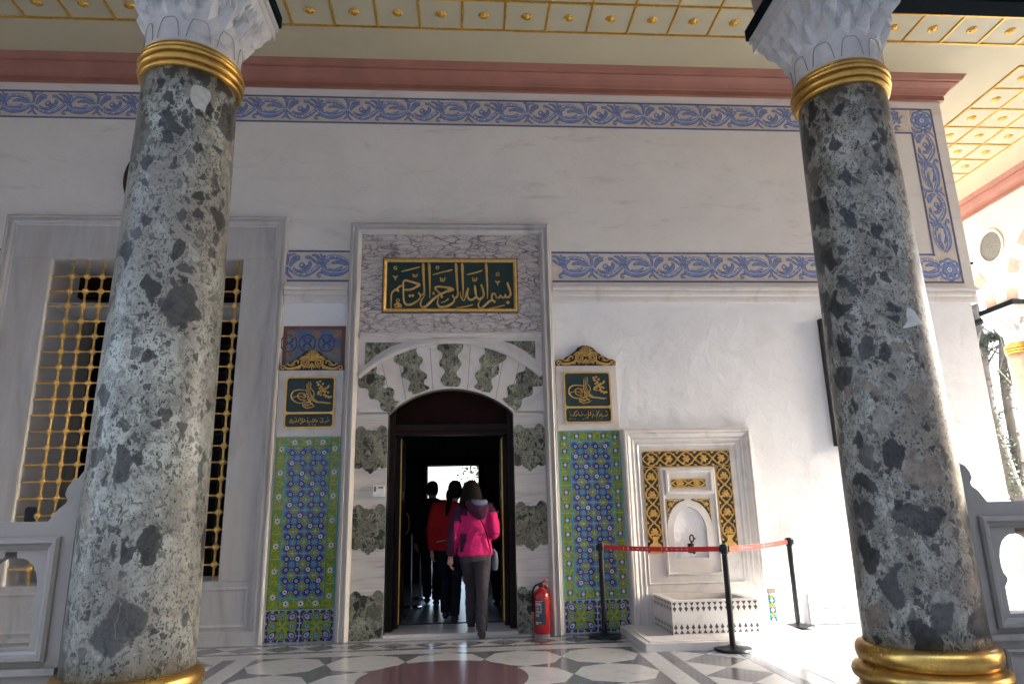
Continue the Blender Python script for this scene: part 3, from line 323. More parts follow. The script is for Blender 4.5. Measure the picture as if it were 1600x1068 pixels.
FR_BLUE=[[(0.037,-0.011,0.0135),(0.054,0.043,0.0472),(0.098,0.097,0.0641),(0.149,0.098,0.0337)],[(0.003,-0.005,0.0094),(0.044,-0.052,0.027),(0.112,-0.095,0.0371),(0.2,-0.114,0.0405),(0.275,-0.09,0.0418),(0.329,-0.042,0.0445),(0.38,0.004,0.0337)],[(0.071,-0.024,0.0067),(0.126,-0.061,0.0162),(0.193,-0.064,0.0297),(0.248,-0.023,0.0418),(0.267,0.031,0.031),(0.255,0.065,0.0135)],[(0.207,0.108,0.0202),(0.248,0.109,0.0324),(0.285,0.096,0.0135)],[(0.282,0.089,0.0135),(0.329,0.056,0.0229),(0.384,0.019,0.0202)],[(0.282,0.141,0.0081),(0.343,0.123,0.027),(0.384,0.066,0.0337),(0.418,0.012,0.0418),(0.445,-0.041,0.0445)],[(0.377,0.157,0.0094),(0.407,0.114,0.0229),(0.418,0.053,0.0297)],[(0.438,0.137,0.0094),(0.424,0.093,0.0202)],[(0.411,-0.035,0.0405),(0.465,-0.078,0.0641),(0.56,-0.094,0.0674),(0.648,-0.081,0.0593),(0.716,-0.039,0.0391),(0.754,-0.003,0.0108)],[(0.435,0.083,0.027),(0.485,0.106,0.0391),(0.56,0.115,0.0418),(0.642,0.095,0.0391),(0.703,0.055,0.0297),(0.75,0.007,0.0094)],[(0.435,-0.001,0.0202),(0.448,0.04,0.0175),(0.492,0.072,0.0094)],[(0.519,0.03,0.0108),(0.574,0.048,0.0337),(0.628,0.045,0.031),(0.676,0.022,0.0243),(0.73,0.022,0.0108)],[(0.438,-0.088,0.0148),(0.384,-0.088,0.0162),(0.36,-0.116,0.0162),(0.377,-0.138,0.0162),(0.399,-0.121,0.0108)],[(0.485,-0.041,0.0202),(0.547,-0.061,0.0337),(0.601,-0.04,0.027),(0.648,-0.009,0.0135)],[(-0.005,0.009,0.0162),(0.001,0.083,0.0243),(-0.016,0.14,0.0297),(-0.058,0.169,0.0081)],[(0.002,0.127,0.0229),(0.044,0.141,0.0162),(0.093,0.153,0.0054)],[(-0.007,-0.012,0.0162),(-0.005,-0.086,0.0243),(-0.051,-0.133,0.0054)],[(0.001,-0.086,0.0175),(0.031,-0.126,0.0135),(0.068,-0.152,0.004)],[(0.222,0.011,0.0175),(0.209,-0.016,0.0169),(0.183,-0.025,0.0163),(0.16,-0.016,0.0157),(0.15,0.005,0.0151),(0.157,0.025,0.0145),(0.174,0.034,0.0139),(0.19,0.029,0.0132),(0.197,0.017,0.0126),(0.194,0.005,0.012),(0.185,-0.001,0.0114),(0.177,0.001,0.0108)]]
FR_DOT=[(0.078,-0.085),(0.132,-0.106),(0.205,-0.109),(0.27,-0.08),(0.322,-0.037),(0.163,0.009),(0.479,0.102),(0.56,0.115),(0.652,0.094),(0.21,0.034)]
VOUSS=[[(-1.218,2.804),(-1.031,2.94),(-1.012,2.912),(-1.02,2.876),(-0.983,2.848),(-0.939,2.843),(-0.907,2.81),(-0.919,2.774),(-0.909,2.737),(-0.935,2.71),(-0.908,2.692),(-0.864,2.705),(-0.81,2.672),(-0.804,2.627),(-0.817,2.582),(-0.789,2.545),(-0.749,2.531),(-0.857,2.402),(-0.884,2.42),(-0.928,2.43),(-0.96,2.466),(-0.966,2.511),(-0.984,2.547),(-1.029,2.566),(-1.073,2.566),(-1.097,2.611),(-1.098,2.666),(-1.139,2.693),(-1.201,2.699),(-1.22,2.749)],[(-0.814,3.078),(-0.684,3.129),(-0.558,3.171),(-0.562,3.133),(-0.538,3.077),(-0.488,3.048),(-0.488,3.002),(-0.519,2.955),(-0.518,2.918),(-0.491,2.89),(-0.437,2.853),(-0.436,2.807),(-0.463,2.779),(-0.462,2.734),(-0.417,2.706),(-0.412,2.678),(-0.577,2.616),(-0.604,2.643),(-0.645,2.657),(-0.641,2.708),(-0.624,2.753),(-0.651,2.785),(-0.724,2.818),(-0.733,2.855),(-0.707,2.883),(-0.708,2.938),(-0.744,2.961),(-0.799,2.99),(-0.822,3.022)],[(-0.294,3.226),(-0.317,3.179),(-0.312,3.146),(-0.271,3.122),(-0.257,3.075),(-0.271,3.029),(-0.293,2.991),(-0.284,2.945),(-0.243,2.917),(-0.229,2.87),(-0.265,2.815),(-0.278,2.778),(-0.251,2.741),(-0.229,2.713),(-0.079,2.703),(-0.043,2.758),(-0.043,2.795),(-0.079,2.823),(-0.093,2.869),(-0.061,2.916),(-0.033,2.962),(-0.042,2.999),(-0.074,3.046),(-0.07,3.089),(-0.024,3.131),(-0.015,3.173),(-0.037,3.225)],[(0.224,3.186),(0.485,3.1),(0.494,3.062),(0.484,3.02),(0.428,2.987),(0.4,2.959),(0.409,2.913),(0.399,2.857),(0.362,2.82),(0.316,2.792),(0.315,2.746),(0.333,2.7),(0.314,2.659),(0.273,2.631),(0.11,2.692),(0.152,2.747),(0.134,2.794),(0.121,2.84),(0.144,2.877),(0.189,2.914),(0.185,2.97),(0.172,3.017),(0.2,3.064),(0.246,3.101),(0.238,3.148)],[(0.727,2.962),(0.903,2.844),(0.908,2.714),(0.844,2.7),(0.797,2.687),(0.795,2.613),(0.758,2.581),(0.712,2.572),(0.666,2.541),(0.66,2.486),(0.627,2.436),(0.573,2.428),(0.439,2.552),(0.494,2.57),(0.5,2.634),(0.496,2.689),(0.542,2.721),(0.597,2.735),(0.603,2.781),(0.604,2.837),(0.637,2.864),(0.702,2.883),(0.716,2.92)]]
# ---------------------------------------------------------------- material set
m_wall_hi = NT('plaster_upper'); t = m_wall_hi; t.coord(); n = t.noise(1.1, 6, .6, .4)
c = t.mix(t.ramp(n, [(.35, 0), (.7, 1)]), (.765, .735, .69), (.70, .665, .62)); t.coord((.5, .5, 2.5))
c = t.mix(t.ramp(t.noise(2.2, 6, .7, .8), [(.56, 0), (.76, .6)]), c, (.44, .39, .34)); t.coord(); cr = t.vor(.9, 'DISTANCE_TO_EDGE', t.warp(.5, 2.5)); cm = t.math('MULTIPLY', t.ramp(cr, [(0, .16), (.004, 0)]), t.ramp(t.noise(.8, 3), [(.52, 0), (.58, 1)]))
c = t.mix(cm, c, (.30, .25, .21)); c = t.mix(t.ramp(t.noise(14, 6, .7), [(.55, 0), (.8, .25)]), c, (.45, .41, .37)); t.bump(t.math('ADD', t.noise(9, 6, .6), t.math('MULTIPLY', t.noise(2.2, 3), 2.0)), .22, .02); m_wall_hi = t.done(c, .75)
t = NT('plaster_lower'); t.coord(); n = t.noise(1.4, 5, .6)
c = t.mix(t.ramp(n, [(.35, 0), (.7, 1)]), (.79, .80, .82), (.73, .735, .75)); c = t.mix(t.ramp(t.noise(3.1, 7, .72, .6), [(.54, 0), (.78, .35)]), c, (.52, .49, .46)); cr = t.vor(.8, 'DISTANCE_TO_EDGE', t.warp(.6, 2)); c = t.mix(t.math('MULTIPLY', t.ramp(cr, [(0, .16), (.004, 0)]), t.ramp(t.noise(.9, 3), [(.52, 0), (.58, 1)])), c, (.42, .39, .36))
h = t.math('ADD', t.noise(5, 6, .6, .6), t.math('ADD', t.math('MULTIPLY', t.noise(40, 4), .2), t.math('MULTIPLY', t.noise(1.6, 3), 2.5))); t.bump(h, .45, .03); m_wall_lo = t.done(c, .7)
m_terra = plain('terracotta_paint', (.30, .125, .088), .6, vary=.13, scale=3, bump=.1)
m_ceil = plain('ceiling_paint', (.43, .39, .265), .6, vary=.05, scale=2, bump=.04)
m_coff = plain('coffer_paint', (.41, .38, .265), .6, vary=.05, scale=3, rnd=9)
m_gilt = plain('gilt', (.62, .36, .07), .36, .75, vary=.2, scale=22, bump=.15, bscale=90)
m_gold = plain('gold_leaf', (.72, .46, .14), .38, .55, vary=.18, scale=30, bump=.1)
t = NT('brass_ring'); t.coord(); n = t.noise(7, 6, .7); n2 = t.noise(38, 5, .7)
c = t.mix(t.ramp(n, [(.35, 0), (.68, 1)]), (.60, .36, .085), (.36, .20, .055)); c = t.mix(t.ramp(n2, [(.6, 0), (.72, .7)]), c, (.12, .075, .03)); t.bump(t.noise(30, 5), .15, .004)
m_brass = t.done(c, t.math('MULTIPLY_ADD', n, .45, .10), .9)
m_mar = marble('frame_marble', (.54, .525, .505), (.30, .29, .285), 1.0, .6, .4, (1, 1, .22), stain=(.40, .33, .27))
m_mar2 = marble('pale_marble', (.66, .63, .60), (.45, .42, .41), 1.1, .42, .35, rnd=7, stain=(.55, .45, .38))
m_streak = marble('streaked_marble', (.66, .63, .59), (.40, .36, .33), 1.3, .75, .35, (.3, 1, 4.5), rnd=5, stain=(.52, .42, .35))
m_font = marble('fountain_marble', (.68, .66, .63), (.44, .44, .45), 1.2, .5, .35, stain=(.55, .47, .38))
m_bal = marble('parapet_marble', (.25, .22, .18), (.165, .148, .125), 1.0, .5, .45, stain=(.20, .17, .145), bump=.12)
m_cap = marble('capital_marble', (.50, .485, .46), (.26, .25, .245), 2.0, .6, .55, stain=(.40, .36, .32), bump=.12)
t = NT('violet_breccia_marble'); t.coord((1, 1, 1), rot=(0, R(38), 0)); mp = t.co; t.coord((.7, 1, 1.9), rot=(0, R(40), 0)); w = t.warp(.16, 6)
e1 = t.vor(8.5, 'DISTANCE_TO_EDGE', w); e2 = t.vor(21, 'DISTANCE_TO_EDGE', w); e3 = t.vor(42, 'DISTANCE_TO_EDGE', w); n1 = t.noise(6, 6, .65); n2 = t.noise(13, 5, .6)
ln = t.math('MAXIMUM', t.ramp(e1, [(0, .95), (.025, .7), (.10, 0)]), t.math('MULTIPLY', t.ramp(e2, [(0, .9), (.08, 0)]), t.ramp(n1, [(.44, 0), (.54, 1)])))
ln = t.math('MAXIMUM', ln, t.math('MULTIPLY', t.ramp(e3, [(0, .8), (.1, 0)]), t.ramp(n1, [(.53, 0), (.60, 1)])))
ln = t.math('MULTIPLY', ln, t.ramp(t.noise(2.6, 5, .7), [(.30, .25), (.52, 1)]))
c = t.mix(ln, t.mix(n2, (.62, .57, .54), (.52, .475, .46)), (.075, .06, .066)); t.bump(t.noise(50, 3), .04, .003); m_viol = t.done(c, .3)
m_verdL = breccia('verd_column_pale', (.34, .338, .272), (.175, .170, .135), (.026, .025, .023), (.25, .21, .165), .30)
m_verdR = breccia('verd_column_dark', (.30, .278, .222), (.145, .130, .10), (.022, .0205, .019), (.21, .16, .115), .42)
m_verd = breccia('verd_inlay', (.40, .41, .31), (.20, .205, .155), (.025, .027, .023), (.20, .175, .12), .3, s=1.7, rough=.35)
m_green = plain('dark_green_board', (.012, .036, .032), .45, vary=.15)
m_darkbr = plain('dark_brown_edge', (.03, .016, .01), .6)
m_dark = plain('black_iron', (.006, .0065, .008), .45, spec=.35, vary=.2)
m_tie = plain('blue_black_tie', (.006, .009, .011), .85, spec=.04, vary=.2)
m_blue = plain('frieze_blue', (.20, .27, .50), .65, vary=.3, scale=18)
m_bluedk = plain('frieze_dark_blue', (.11, .13, .235), .65, vary=.3, scale=18)
m_tan = plain('frieze_ground', (.60, .53, .46), .7, vary=.14, scale=6)
m_pale = plain('frieze_white', (.75, .74, .74), .6, vary=.03)
def glaze(n, c, v=.2): return plain(n, c, .16, vary=v, scale=35, coat=.3, rnd=23)
g_navy = glaze('glaze_navy', (.025, .03, .17)); g_mid = glaze('glaze_blue', (.06, .10, .28)); g_teal = glaze('glaze_teal', (.10, .27, .32))
g_turq = glaze('glaze_turquoise', (.06, .33, .42)); g_olive = glaze('glaze_green', (.19, .28, .025), .3); g_leaf = glaze('glaze_leaf_green', (.09, .22, .07), .3)
g_yel = glaze('glaze_yellow', (.38, .32, .05), .25); g_white = glaze('glaze_white', (.60, .62, .68), .08); g_lil = glaze('glaze_pale_blue', (.33, .38, .58))
TM = [g_mid, g_navy, g_teal, g_olive, g_yel, g_white, g_lil, g_leaf, g_turq]
m_grout = plain('grout', (.55, .54, .50), .8)
f_white = marble('floor_white_marble', (.46, .46, .455), (.32, .325, .335), 2.0, .5, .2, rnd=13, bump=.02)
f_dark = marble('floor_grey_marble', (.115, .12, .135), (.19, .20, .215), 2.4, .5, .18, rnd=13, bump=.02)
f_purp = marble('floor_porphyry', (.12, .066, .078), (.24, .17, .175), 7.0, .7, .16, bump=.02)
f_base = plain('floor_bedding', (.10, .10, .10), .8)
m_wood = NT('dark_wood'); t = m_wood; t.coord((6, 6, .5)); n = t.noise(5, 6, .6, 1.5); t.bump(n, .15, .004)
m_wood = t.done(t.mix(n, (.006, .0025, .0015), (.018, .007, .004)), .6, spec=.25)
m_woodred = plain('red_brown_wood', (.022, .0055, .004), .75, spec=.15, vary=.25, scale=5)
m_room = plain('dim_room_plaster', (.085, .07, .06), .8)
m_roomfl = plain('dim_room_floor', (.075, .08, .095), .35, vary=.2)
m_ground = NT('courtyard_paving'); t = m_ground; t.coord(); b = t.new('ShaderNodeTexBrick'); t.put(b.inputs['Vector'], t.co)
b.inputs['Color1'].default_value = (.48, .465, .44, 1); b.inputs['Color2'].default_value = (.42, .41, .39, 1); b.inputs['Mortar'].default_value = (.22, .2, .18, 1); b.inputs['Scale'].default_value = 1.2; b.inputs['Mortar Size'].default_value = .01
m_ground = t.done(b.outputs[0], .8)
m_pink = plain('pink_voussoir_stone', (.52, .33, .27), .6, vary=.2, scale=9, bump=.1, rnd=5)
m_brownst = plain('brown_impost_stone', (.26, .20, .175), .6, vary=.25, scale=7, bump=.15)
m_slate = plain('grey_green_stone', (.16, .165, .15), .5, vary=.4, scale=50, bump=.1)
m_lead = plain('lead_roof', (.16, .165, .17), .6)
# ---------------------------------------------------------------- ground, floor base, ceiling
tag(MB().box(-250, 250, -200, 400, -1.2, -.45).build('ground', m_ground), kind='structure')
fl = MB().prism([(-12, 3.35), (10.25, 3.35), (10.25, 60), (-12, 60)], [], -.45, -.014, 'xy').build('floor', f_base); tag(fl, kind='structure')
st_ = MB().box(-12.3, 10.55, 2.95, 3.35, -.45, -.15).build('step', f_white); tag(st_, kind='structure')
tag(MB().box(-12.6, 10.85, 2.5, 2.95, -.45, -.30).build('step', f_white), kind='structure')
XM = -.182                              # axis of the inlaid carpet
def fpoly(name, pts, m, z=0.0, g=.0022, th=.012):
    # one inlaid piece: shrunk a little so that the joint stays open
    cx = sum(p[0] for p in pts)/len(pts); cy = sum(p[1] for p in pts)/len(pts)
    q = []
    for x, y in pts:
        d = math.hypot(x-cx, y-cy); k = max(0, d-g*1.5)/d; q.append(((x-cx)*k, (y-cy)*k))
    z += random.uniform(-.0006, .0006)
    mb = MB().prism(q, [], -th, 0, 'xy'); me = mb.mesh(name, m)
    return link(name, me, fl, (cx, cy, z))
def fcopy(me, name, x, y, rz=0):
    o = link(name, me, fl, (x, y, random.uniform(-.0006, .0006))); o.rotation_euler.z = rz; return o
P_ = .7055
oc = [(.352*math.cos(R(45*k))*.993, .350*math.sin(R(45*k))*.993) for k in range(8)]
me_oct = MB().prism(oc, [], -.012, 0, 'xy').mesh('octagon_slab', f_white)
h = P_/2; a_ = .352*math.cos(R(45))
star = []
for k in range(4):
    an = R(90*k); 
    for (x, y) in ((h-.002, 0), ((h-a_)*.985, (h-a_)*.985)):
        star.append((x*math.cos(an)-y*math.sin(an), x*math.sin(an)+y*math.cos(an)))
me_star = MB().prism(star, [], -.012, 0, 'xy').mesh('star_slab', f_dark)
hs = [p for p in star if p[1] < .001]; hs = sorted(hs, key=lambda p: math.atan2(p[1]+.05, p[0]))
hs = [(h-.002, -.001), (-(h-.002), -.001), (-(h-a_)*.985, -(h-a_)*.985), (0, -(h-.002)), ((h-a_)*.985, -(h-a_)*.985)]
me_half = MB().prism(hs, [], -.012, 0, 'xy').mesh('half_star_slab', f_dark)
YT = 6.665
for j in range(4):
    for i in range(-2, 3):
        fcopy(me_oct, 'octagon_slab', XM+i*P_, YT-j*P_)
    for i in range(-2, 2): fcopy(me_star, 'star_slab', XM+(i+.5)*P_, YT-(j+.5)*P_)
    fcopy(me_half, 'half_star_slab', XM-2.5*P_, YT-(j+.5)*P_, R(90)); fcopy(me_half, 'half_star_slab', XM+2.5*P_, YT-(j+.5)*P_, R(-90))
for i in range(-2, 2): fcopy(me_half, 'half_star_slab', XM+(i+.5)*P_, YT+.5*P_)
for sx, (xa, xb) in ((-1, (XM-2.5*P_-.002, XM-2*P_)), (1, (XM+2*P_, XM+2.5*P_+.002))):
    xo, xi = (xa, xb) if sx < 0 else (xb, xa)
    fpoly('corner_slab', [(xo, YT+h), (xi, YT+h), (xi+sx*a_, YT+a_), (xo, YT)], f_dark)
dsc = MB().prism([(XM+.685*math.cos(R(3.75*k)), 5.96+.685*math.sin(R(3.75*k))) for k in range(96)], [], -.012, .0035, 'xy').build('porphyry_disc', f_purp, fl)
tag(dsc, 'purple porphyry disc set in the floor')
def strip(x0, x1, y0, y1, m, nmax=1.15, along='y'):
    L = (y1-y0) if along == 'y' else (x1-x0); k = max(1, round(L/nmax))
    for i in range(k):
        if along == 'y': fpoly('floor_strip', rect(x0, x1, y0+L*i/k, y0+L*(i+1)/k), m)
        else: fpoly('floor_strip', rect(x0+L*i/k, x0+L*(i+1)/k, y0, y1), m)
X1 = 2.5*P_+.003
def mx(x0, x1, s): return (XM+x0, XM+x1) if s > 0 else (XM-x1, XM-x0)
for s in (1, -1):
    strip(*mx(X1, X1+.17, s), 3.9, 7.018, f_white); strip(*mx(X1+.17, X1+.29, s), 3.9, 7.018, f_dark)
    xa, xb = mx(X1+.295, X1+.855, s); y = 6.812
    while y > 4.3:
        cx = (xa+xb)/2; yb = y-.545; cy = (y+yb)/2
        fpoly('triangle_slab', [(xa, y), (cx, cy), (xa, yb)], f_white); fpoly('triangle_slab', [(xb, y), (xb, yb), (cx, cy)], f_white)
        fpoly('diamond_slab', [(xa, yb), (cx, cy), (xb, yb), (cx, yb-.2725)], f_dark)
        y = yb
    fpoly('triangle_slab', [(xa, 6.812), (cx, 7.018), (xb, 6.812), (cx, 6.812-.2725)], f_dark)
    fpoly('triangle_slab', [(xa, 6.82), (xa, 7.018), (cx, 7.018)], f_white); fpoly('triangle_slab', [(xb, 6.82), (cx, 7.018), (xb, 7.018)], f_white)
    strip(*mx(X1+.86, X1+.975, s), 3.9, 7.018, f_dark); strip(*mx(X1+.975, X1+1.145, s), 3.9, 7.018, f_white)
xl, xr = XM-X1-1.145, XM+X1+1.145
strip(xl, 1.66, 7.022, 7.225, f_white, 1.3, 'x'); strip(xl, 1.66, 7.229, 7.305, f_dark, 1.3, 'x'); strip(xl, 1.9, 7.665, 7.745, f_dark, 1.3, 'x'); strip(xl, 1.9, 7.749, 7.90, f_white, 1.3, 'x')
strip(1.66, xr, 7.022, 7.305, f_white, .5, 'x')
dx = .3685; x = -.895-dx*6
k = 0
while x < 1.85:
    y0, y1, ym = 7.309, 7.661, 7.485
    o = fpoly('diamond_slab', [(x, ym), (x+dx/2, y1), (x+dx, ym), (x+dx/2, y0)], f_dark)
    if abs(x-.593) < .05: o.data.materials[0] = f_purp; o['label'] = 'purple diamond in the floor border'
    fpoly('triangle_slab', [(x+dx/2, y1), (x+dx, ym), (x+dx*1.5, y1)], f_white); fpoly('triangle_slab', [(x+dx/2, y0), (x+dx*1.5, y0), (x+dx, ym)], f_white)
    x += dx
# plain slabs either side
for side in (1, -1):
    x = xr+.004 if side > 0 else xl-.004
    jj = 0
    while abs(x) < 9.5:
        wd = (.62, .78, .7)[jj % 3]; y = 3.4+(.0, .45, .2)[jj % 3]
        ye = 14 if x > 6.38 else 7.84
        while y < ye-.1:
            ln = random.choice((.95, 1.2, 1.45)); y2 = min(y+ln, ye)
            if y2-y > .1: fpoly('floor_slab', rect(min(x, x+side*wd), max(x, x+side*wd), y, y2), f_white)
            y = y2
        x += side*wd; jj += 1
# ceiling with gilded coffers
ce = MB().box(-12, 10.2, 3.6, 7.9, ZC+.012, ZC+.2).box(6.4, 10.2, 7.9, 30, ZC+.012, ZC+.2).build('ceiling', m_ceil); tag(ce, kind='structure')
MB().box(-12, 6.3, 7.012, 7.9, ZC, ZC+.012).box(-12, 10.2, 3.6, 3.62, ZC, ZC+.012).box(6.3, 7.318, 7.012, 30, ZC, ZC+.012).box(7.318, 10.2, 7.012, 7.37, ZC, ZC+.012).box(8.822, 10.2, 7.37, 30, ZC, ZC+.012).build('ceiling_border', m_ceil, ce)
PX, PY = .4955, .482
me_pan = MB().box(-PX/2+.012, PX/2-.012, -PY/2+.012, PY/2-.012, -.001, .012).mesh('coffer_panel', m_coff)
ro = MB()
ro.lathe([(.058, .0), (.058, -.008), (.05, -.016), (.036, -.012), (.03, -.02), (.014, -.03), (.001, -.032)], n=20, caps=False, rfun=lambda a, r, z: r*(1+.10*math.cos(8*a)*(1 if r > .02 else 0)))
me_ros = ro.mesh('rosette', m_gilt, True, 40)
def rib(x0, x1, y0, y1):
    w = .0175
    if x1-x0 > y1-y0: return MB().add([(x0, y0-w, ZC), (x1, y0-w, ZC), (x1, y0-w*.5, ZC-.018), (x0, y0-w*.5, ZC-.018), (x0, y0+w*.5, ZC-.018), (x1, y0+w*.5, ZC-.018), (x1, y0+w, ZC), (x0, y0+w, ZC)], [(0,1,2,3),(3,2,5,4),(4,5,6,7),(0,3,4,7),(1,6,5,2)]).build('rib', m_gilt, ce)
    return MB().add([(x0-w, y0, ZC), (x0-w, y1, ZC), (x0-w*.5, y1, ZC-.0165), (x0-w*.5, y0, ZC-.0165), (x0+w*.5, y0, ZC-.0165), (x0+w*.5, y1, ZC-.0165), (x0+w, y1, ZC), (x0+w, y0, ZC)], [(0,1,2,3),(3,2,5,4),(4,5,6,7),(0,3,4,7),(1,6,5,2)]).build('rib', m_gilt, ce)
NX0, NX1 = -9, 20
for j in range(5): rib(-1.99+NX0*PX, -1.99+NX1*PX, 6.985-PY*j, 6.985-PY*j)
for i in range(NX0, NX1+1):
    rib(-1.99+i*PX, -1.99+i*PX, 6.985-PY*4, 6.985)
    if i < NX1:
        for j in range(4):
            x, y = -1.99+(i+.5)*PX, 6.985-PY*(j+.5)
            link('coffer_panel', me_pan, ce, (x, y, ZC)); link('rosette', me_ros, ce, (x, y, ZC-.001))
SX, SY0 = .485, 7.40
for i in range(4): rib(7.345+i*SX, 7.345+i*SX, SY0, SY0+PY*12)
for j in range(13):
    rib(7.345, 7.345+3*SX, SY0+PY*j, SY0+PY*j)
    if j < 12:
        for i in range(3):
            link('coffer_panel', me_pan, ce, (7.345+(i+.5)*SX, SY0+PY*(j+.5), ZC)); link('rosette', me_ros, ce, (7.345+(i+.5)*SX, SY0+PY*(j+.5), ZC-.001))
# ---------------------------------------------------------------- the palace wall
wall = thing('palace_wall', (0, D, 0), 'long plastered palace wall with painted friezes and terracotta cornice', 'wall')
door_hole = rect(-1.05, .75, -.02, 2.75); win_hole = rect(-4.80, -2.612, .632, 4.258)
MB().prism([(-12, -.4), (-1.05, -.4), (-1.05, 2.75), (.75, 2.75), (.75, -.4), (6.39, -.4), (6.39, 3.72), (-12, 3.72)], [rect(-4.80, -2.612, .632, 3.7199)], D, D+.75).build('lower_wall', m_wall_lo, wall)
MB().prism([(-12, 3.725), (-4.80, 3.725), (-4.80, 4.258), (-2.612, 4.258), (-2.612, 3.725), (6.487, 3.725), (6.487, 7.0), (-12, 7.0)], [], D, D+.75).build('upper_wall', m_wall_hi, wall)
MB().box(5.6, 6.385, D+.75, 26, -.4, 3.72).box(5.7, 6.48, D+.75, 26, 3.725, 7.0).build('return_wall', m_wall_lo, wall)
cp = [(0, 6.59), (.045, 6.59), (.045, 6.655), (.062, 6.662), (.075, 6.69), (.115, 6.735), (.165, 6.765), (.185, 6.775), (.185, 6.79), (.215, 6.797), (.262, 6.862)]
def cornice(prof, parent, x1=6.487, sgn=1):
    vs = []; n = len(prof)
    for d, z in prof: vs += [(-12, D-d, z), (x1+d, D-d, z), (x1+d, 26, z)]
    fs = []
    for i in range(n-1): fs += [(3*i, 3*i+1, 3*i+4, 3*i+3), (3*i+1, 3*i+2, 3*i+5, 3*i+4)]
    return MB().add(vs, fs).build('cornice', m_terra, parent)
cornice(cp, wall)
ld = [(0, 3.72), (.02, 3.725), (.028, 3.76), (.03, 3.80), (.05, 3.812), (.055, 3.85), (.045, 3.862), (.07, 3.872), (.075, 3.905), (.0, 3.925)]
for xa, xb in ((-12, -5.37), (-2.112, -1.378), (1.062, 6.40)):
    vs = []
    for d, z in ld: vs += [(xa, D-d, z), (xb+(d if xb > 6 else 0), D-d, z)]+([(xb+d, D+2, z)] if xb > 6 else [])
    q = 3 if xb > 6 else 2; fs = []
    for i in range(len(ld)-1):
        for j in range(q-1): fs.append((q*i+j, q*i+j+1, q*i+q+j+1, q*i+q+j))
    MB().add(vs, fs).build('ledge', m_mar2, wall)
# painted friezes
def motif_mesh(name, rot=False, lo=-9, hi=9):
    mb = MB()
    tr = (lambda p: (-p[1], -p[0], p[2])) if rot else (lambda p: p)
    for i, s_ in enumerate(FR_BLUE):
        if min(p[0] for p in s_) < lo or max(p[0] for p in s_) > hi: continue
        st2 = [tr(p) for p in s_]
        mb.ribbon(st2, -.0008-.00004*i, 0, 1, 4, 1.0, .011); mb.ribbon(st2, -.0022-.00004*i, 0, 0, 4, .9, .001)
        if len(s_) > 4 and i in (1, 8, 9):
            mb.ribbon([tr((p[0]+.003, p[1]+.012, .005)) for p in s_], -.0034-.00004*i, 0, 2, 4)
    for i, (a, b) in enumerate(FR_DOT):
        if a < lo or a > hi: continue
        x, z = (-b, -a) if rot else (a, b); mb.disc(x, z, .0075, -.004-.00003*i, 8, 2)
    return mb.mesh(name, [m_blue, m_bluedk, m_pale])
me_mot = motif_mesh('scroll_motif'); me_motv = motif_mesh('scroll_motif', True)
def frieze(name, x0, x1, z0, z1, nodes, lines=True, vert=False):
    f = MB().box(x0, x1, D-.003, D-.0005, z0, z1).build(name, m_tan, wall)
    zc = (z0+z1)/2
    for x in nodes:
        link('scroll_motif', me_mot if not vert else me_motv, f, (x, D-.003, zc) if not vert else ((x0+x1)/2, D-.003, x))
    return f
def line(x0, x1, z0, z1): return MB().box(x0, x1, D-.0062, D-.0005, z0, z1).build('painted_line', m_bluedk, wall)
fz1 = frieze('upper_frieze', -11.9, 6.005, 6.13, 6.455, [-2.237+.7666*k for k in range(-11, 10)])
line(-11.9, 6.345, 6.46, 6.482); line(-11.9, 6.005, 6.10, 6.122)
fz2 = frieze('lower_frieze', 1.075, 6.005, 4.015, 4.35, [1.06+.757*k-.25 for k in range(1, 7) if 1.06+.757*k < 5.9])
frieze('lower_frieze', -2.10, -1.372, 4.015, 4.35, [-2.105]); frieze('lower_frieze', -11.9, -5.37, 4.015, 4.35, [-6.15-.757*k for k in range(7)])
for xa, xb in ((1.075, 6.0), (-2.10, -1.372), (-11.9, -5.37)): line(xa, xb, 4.358, 4.38); line(xa, xb if xb < 5 else 6.352, 3.985, 4.008)
fz3 = frieze('side_frieze', 6.028, 6.325, 3.99, 6.455, [], vert=True)
for z in (6.13, 5.26):
    o = link('scroll_motif', me_motv, fz3, (6.176, D-.003, z)); o.scale = (.9, 1, 1.14)
link('scroll_motif', motif_mesh('scroll_motif', False, .27), fz2, (.803, D-.003, 4.1825))
link('scroll_motif', motif_mesh('scroll_motif', False, -9, .5), fz1, (5.4295, D-.003, 6.2925))
MB().box(6.005, 6.027, D-.0062, D-.0005, 4.352, 6.122).build('painted_line', m_bluedk, wall); MB().box(6.327, 6.35, D-.0062, D-.0005, 4.008, 6.46).build('painted_line', m_bluedk, wall)
rs = MB()
for rr, m_, dd in ((.155, 1, .0052), (.147, 0, .0056)):
    for k in range(8): rs.disc(.62*rr*math.cos(R(45*k)), .62*rr*math.sin(R(45*k)), .42*rr, -dd-.00005*k, 14, m_)
rs.disc(0, 0, .095, -.0064, 18, 1)
for k in range(8): rs.disc(.062*math.cos(R(45*k+22)), .062*math.sin(R(45*k+22)), .03, -.0068-.00003*k, 10, 0)
for k in range(8): rs.disc(.115*math.cos(R(45*k)), .115*math.sin(R(45*k)), .022, -.0073, 8, 2, .007, R(45*k+90))
rs.disc(0, 0, .042, -.0076, 14, 1); rs.disc(0, 0, .033, -.0079, 14, 2); rs.disc(0, 0, .02, -.0082, 10, 0)
me_rs = rs.mesh('painted_rosette', [m_blue, m_bluedk, m_pale])
for x, z in ((6.185, 6.30), (6.185, 4.165)): link('painted_rosette', me_rs, wall, (x, D-.0005, z))
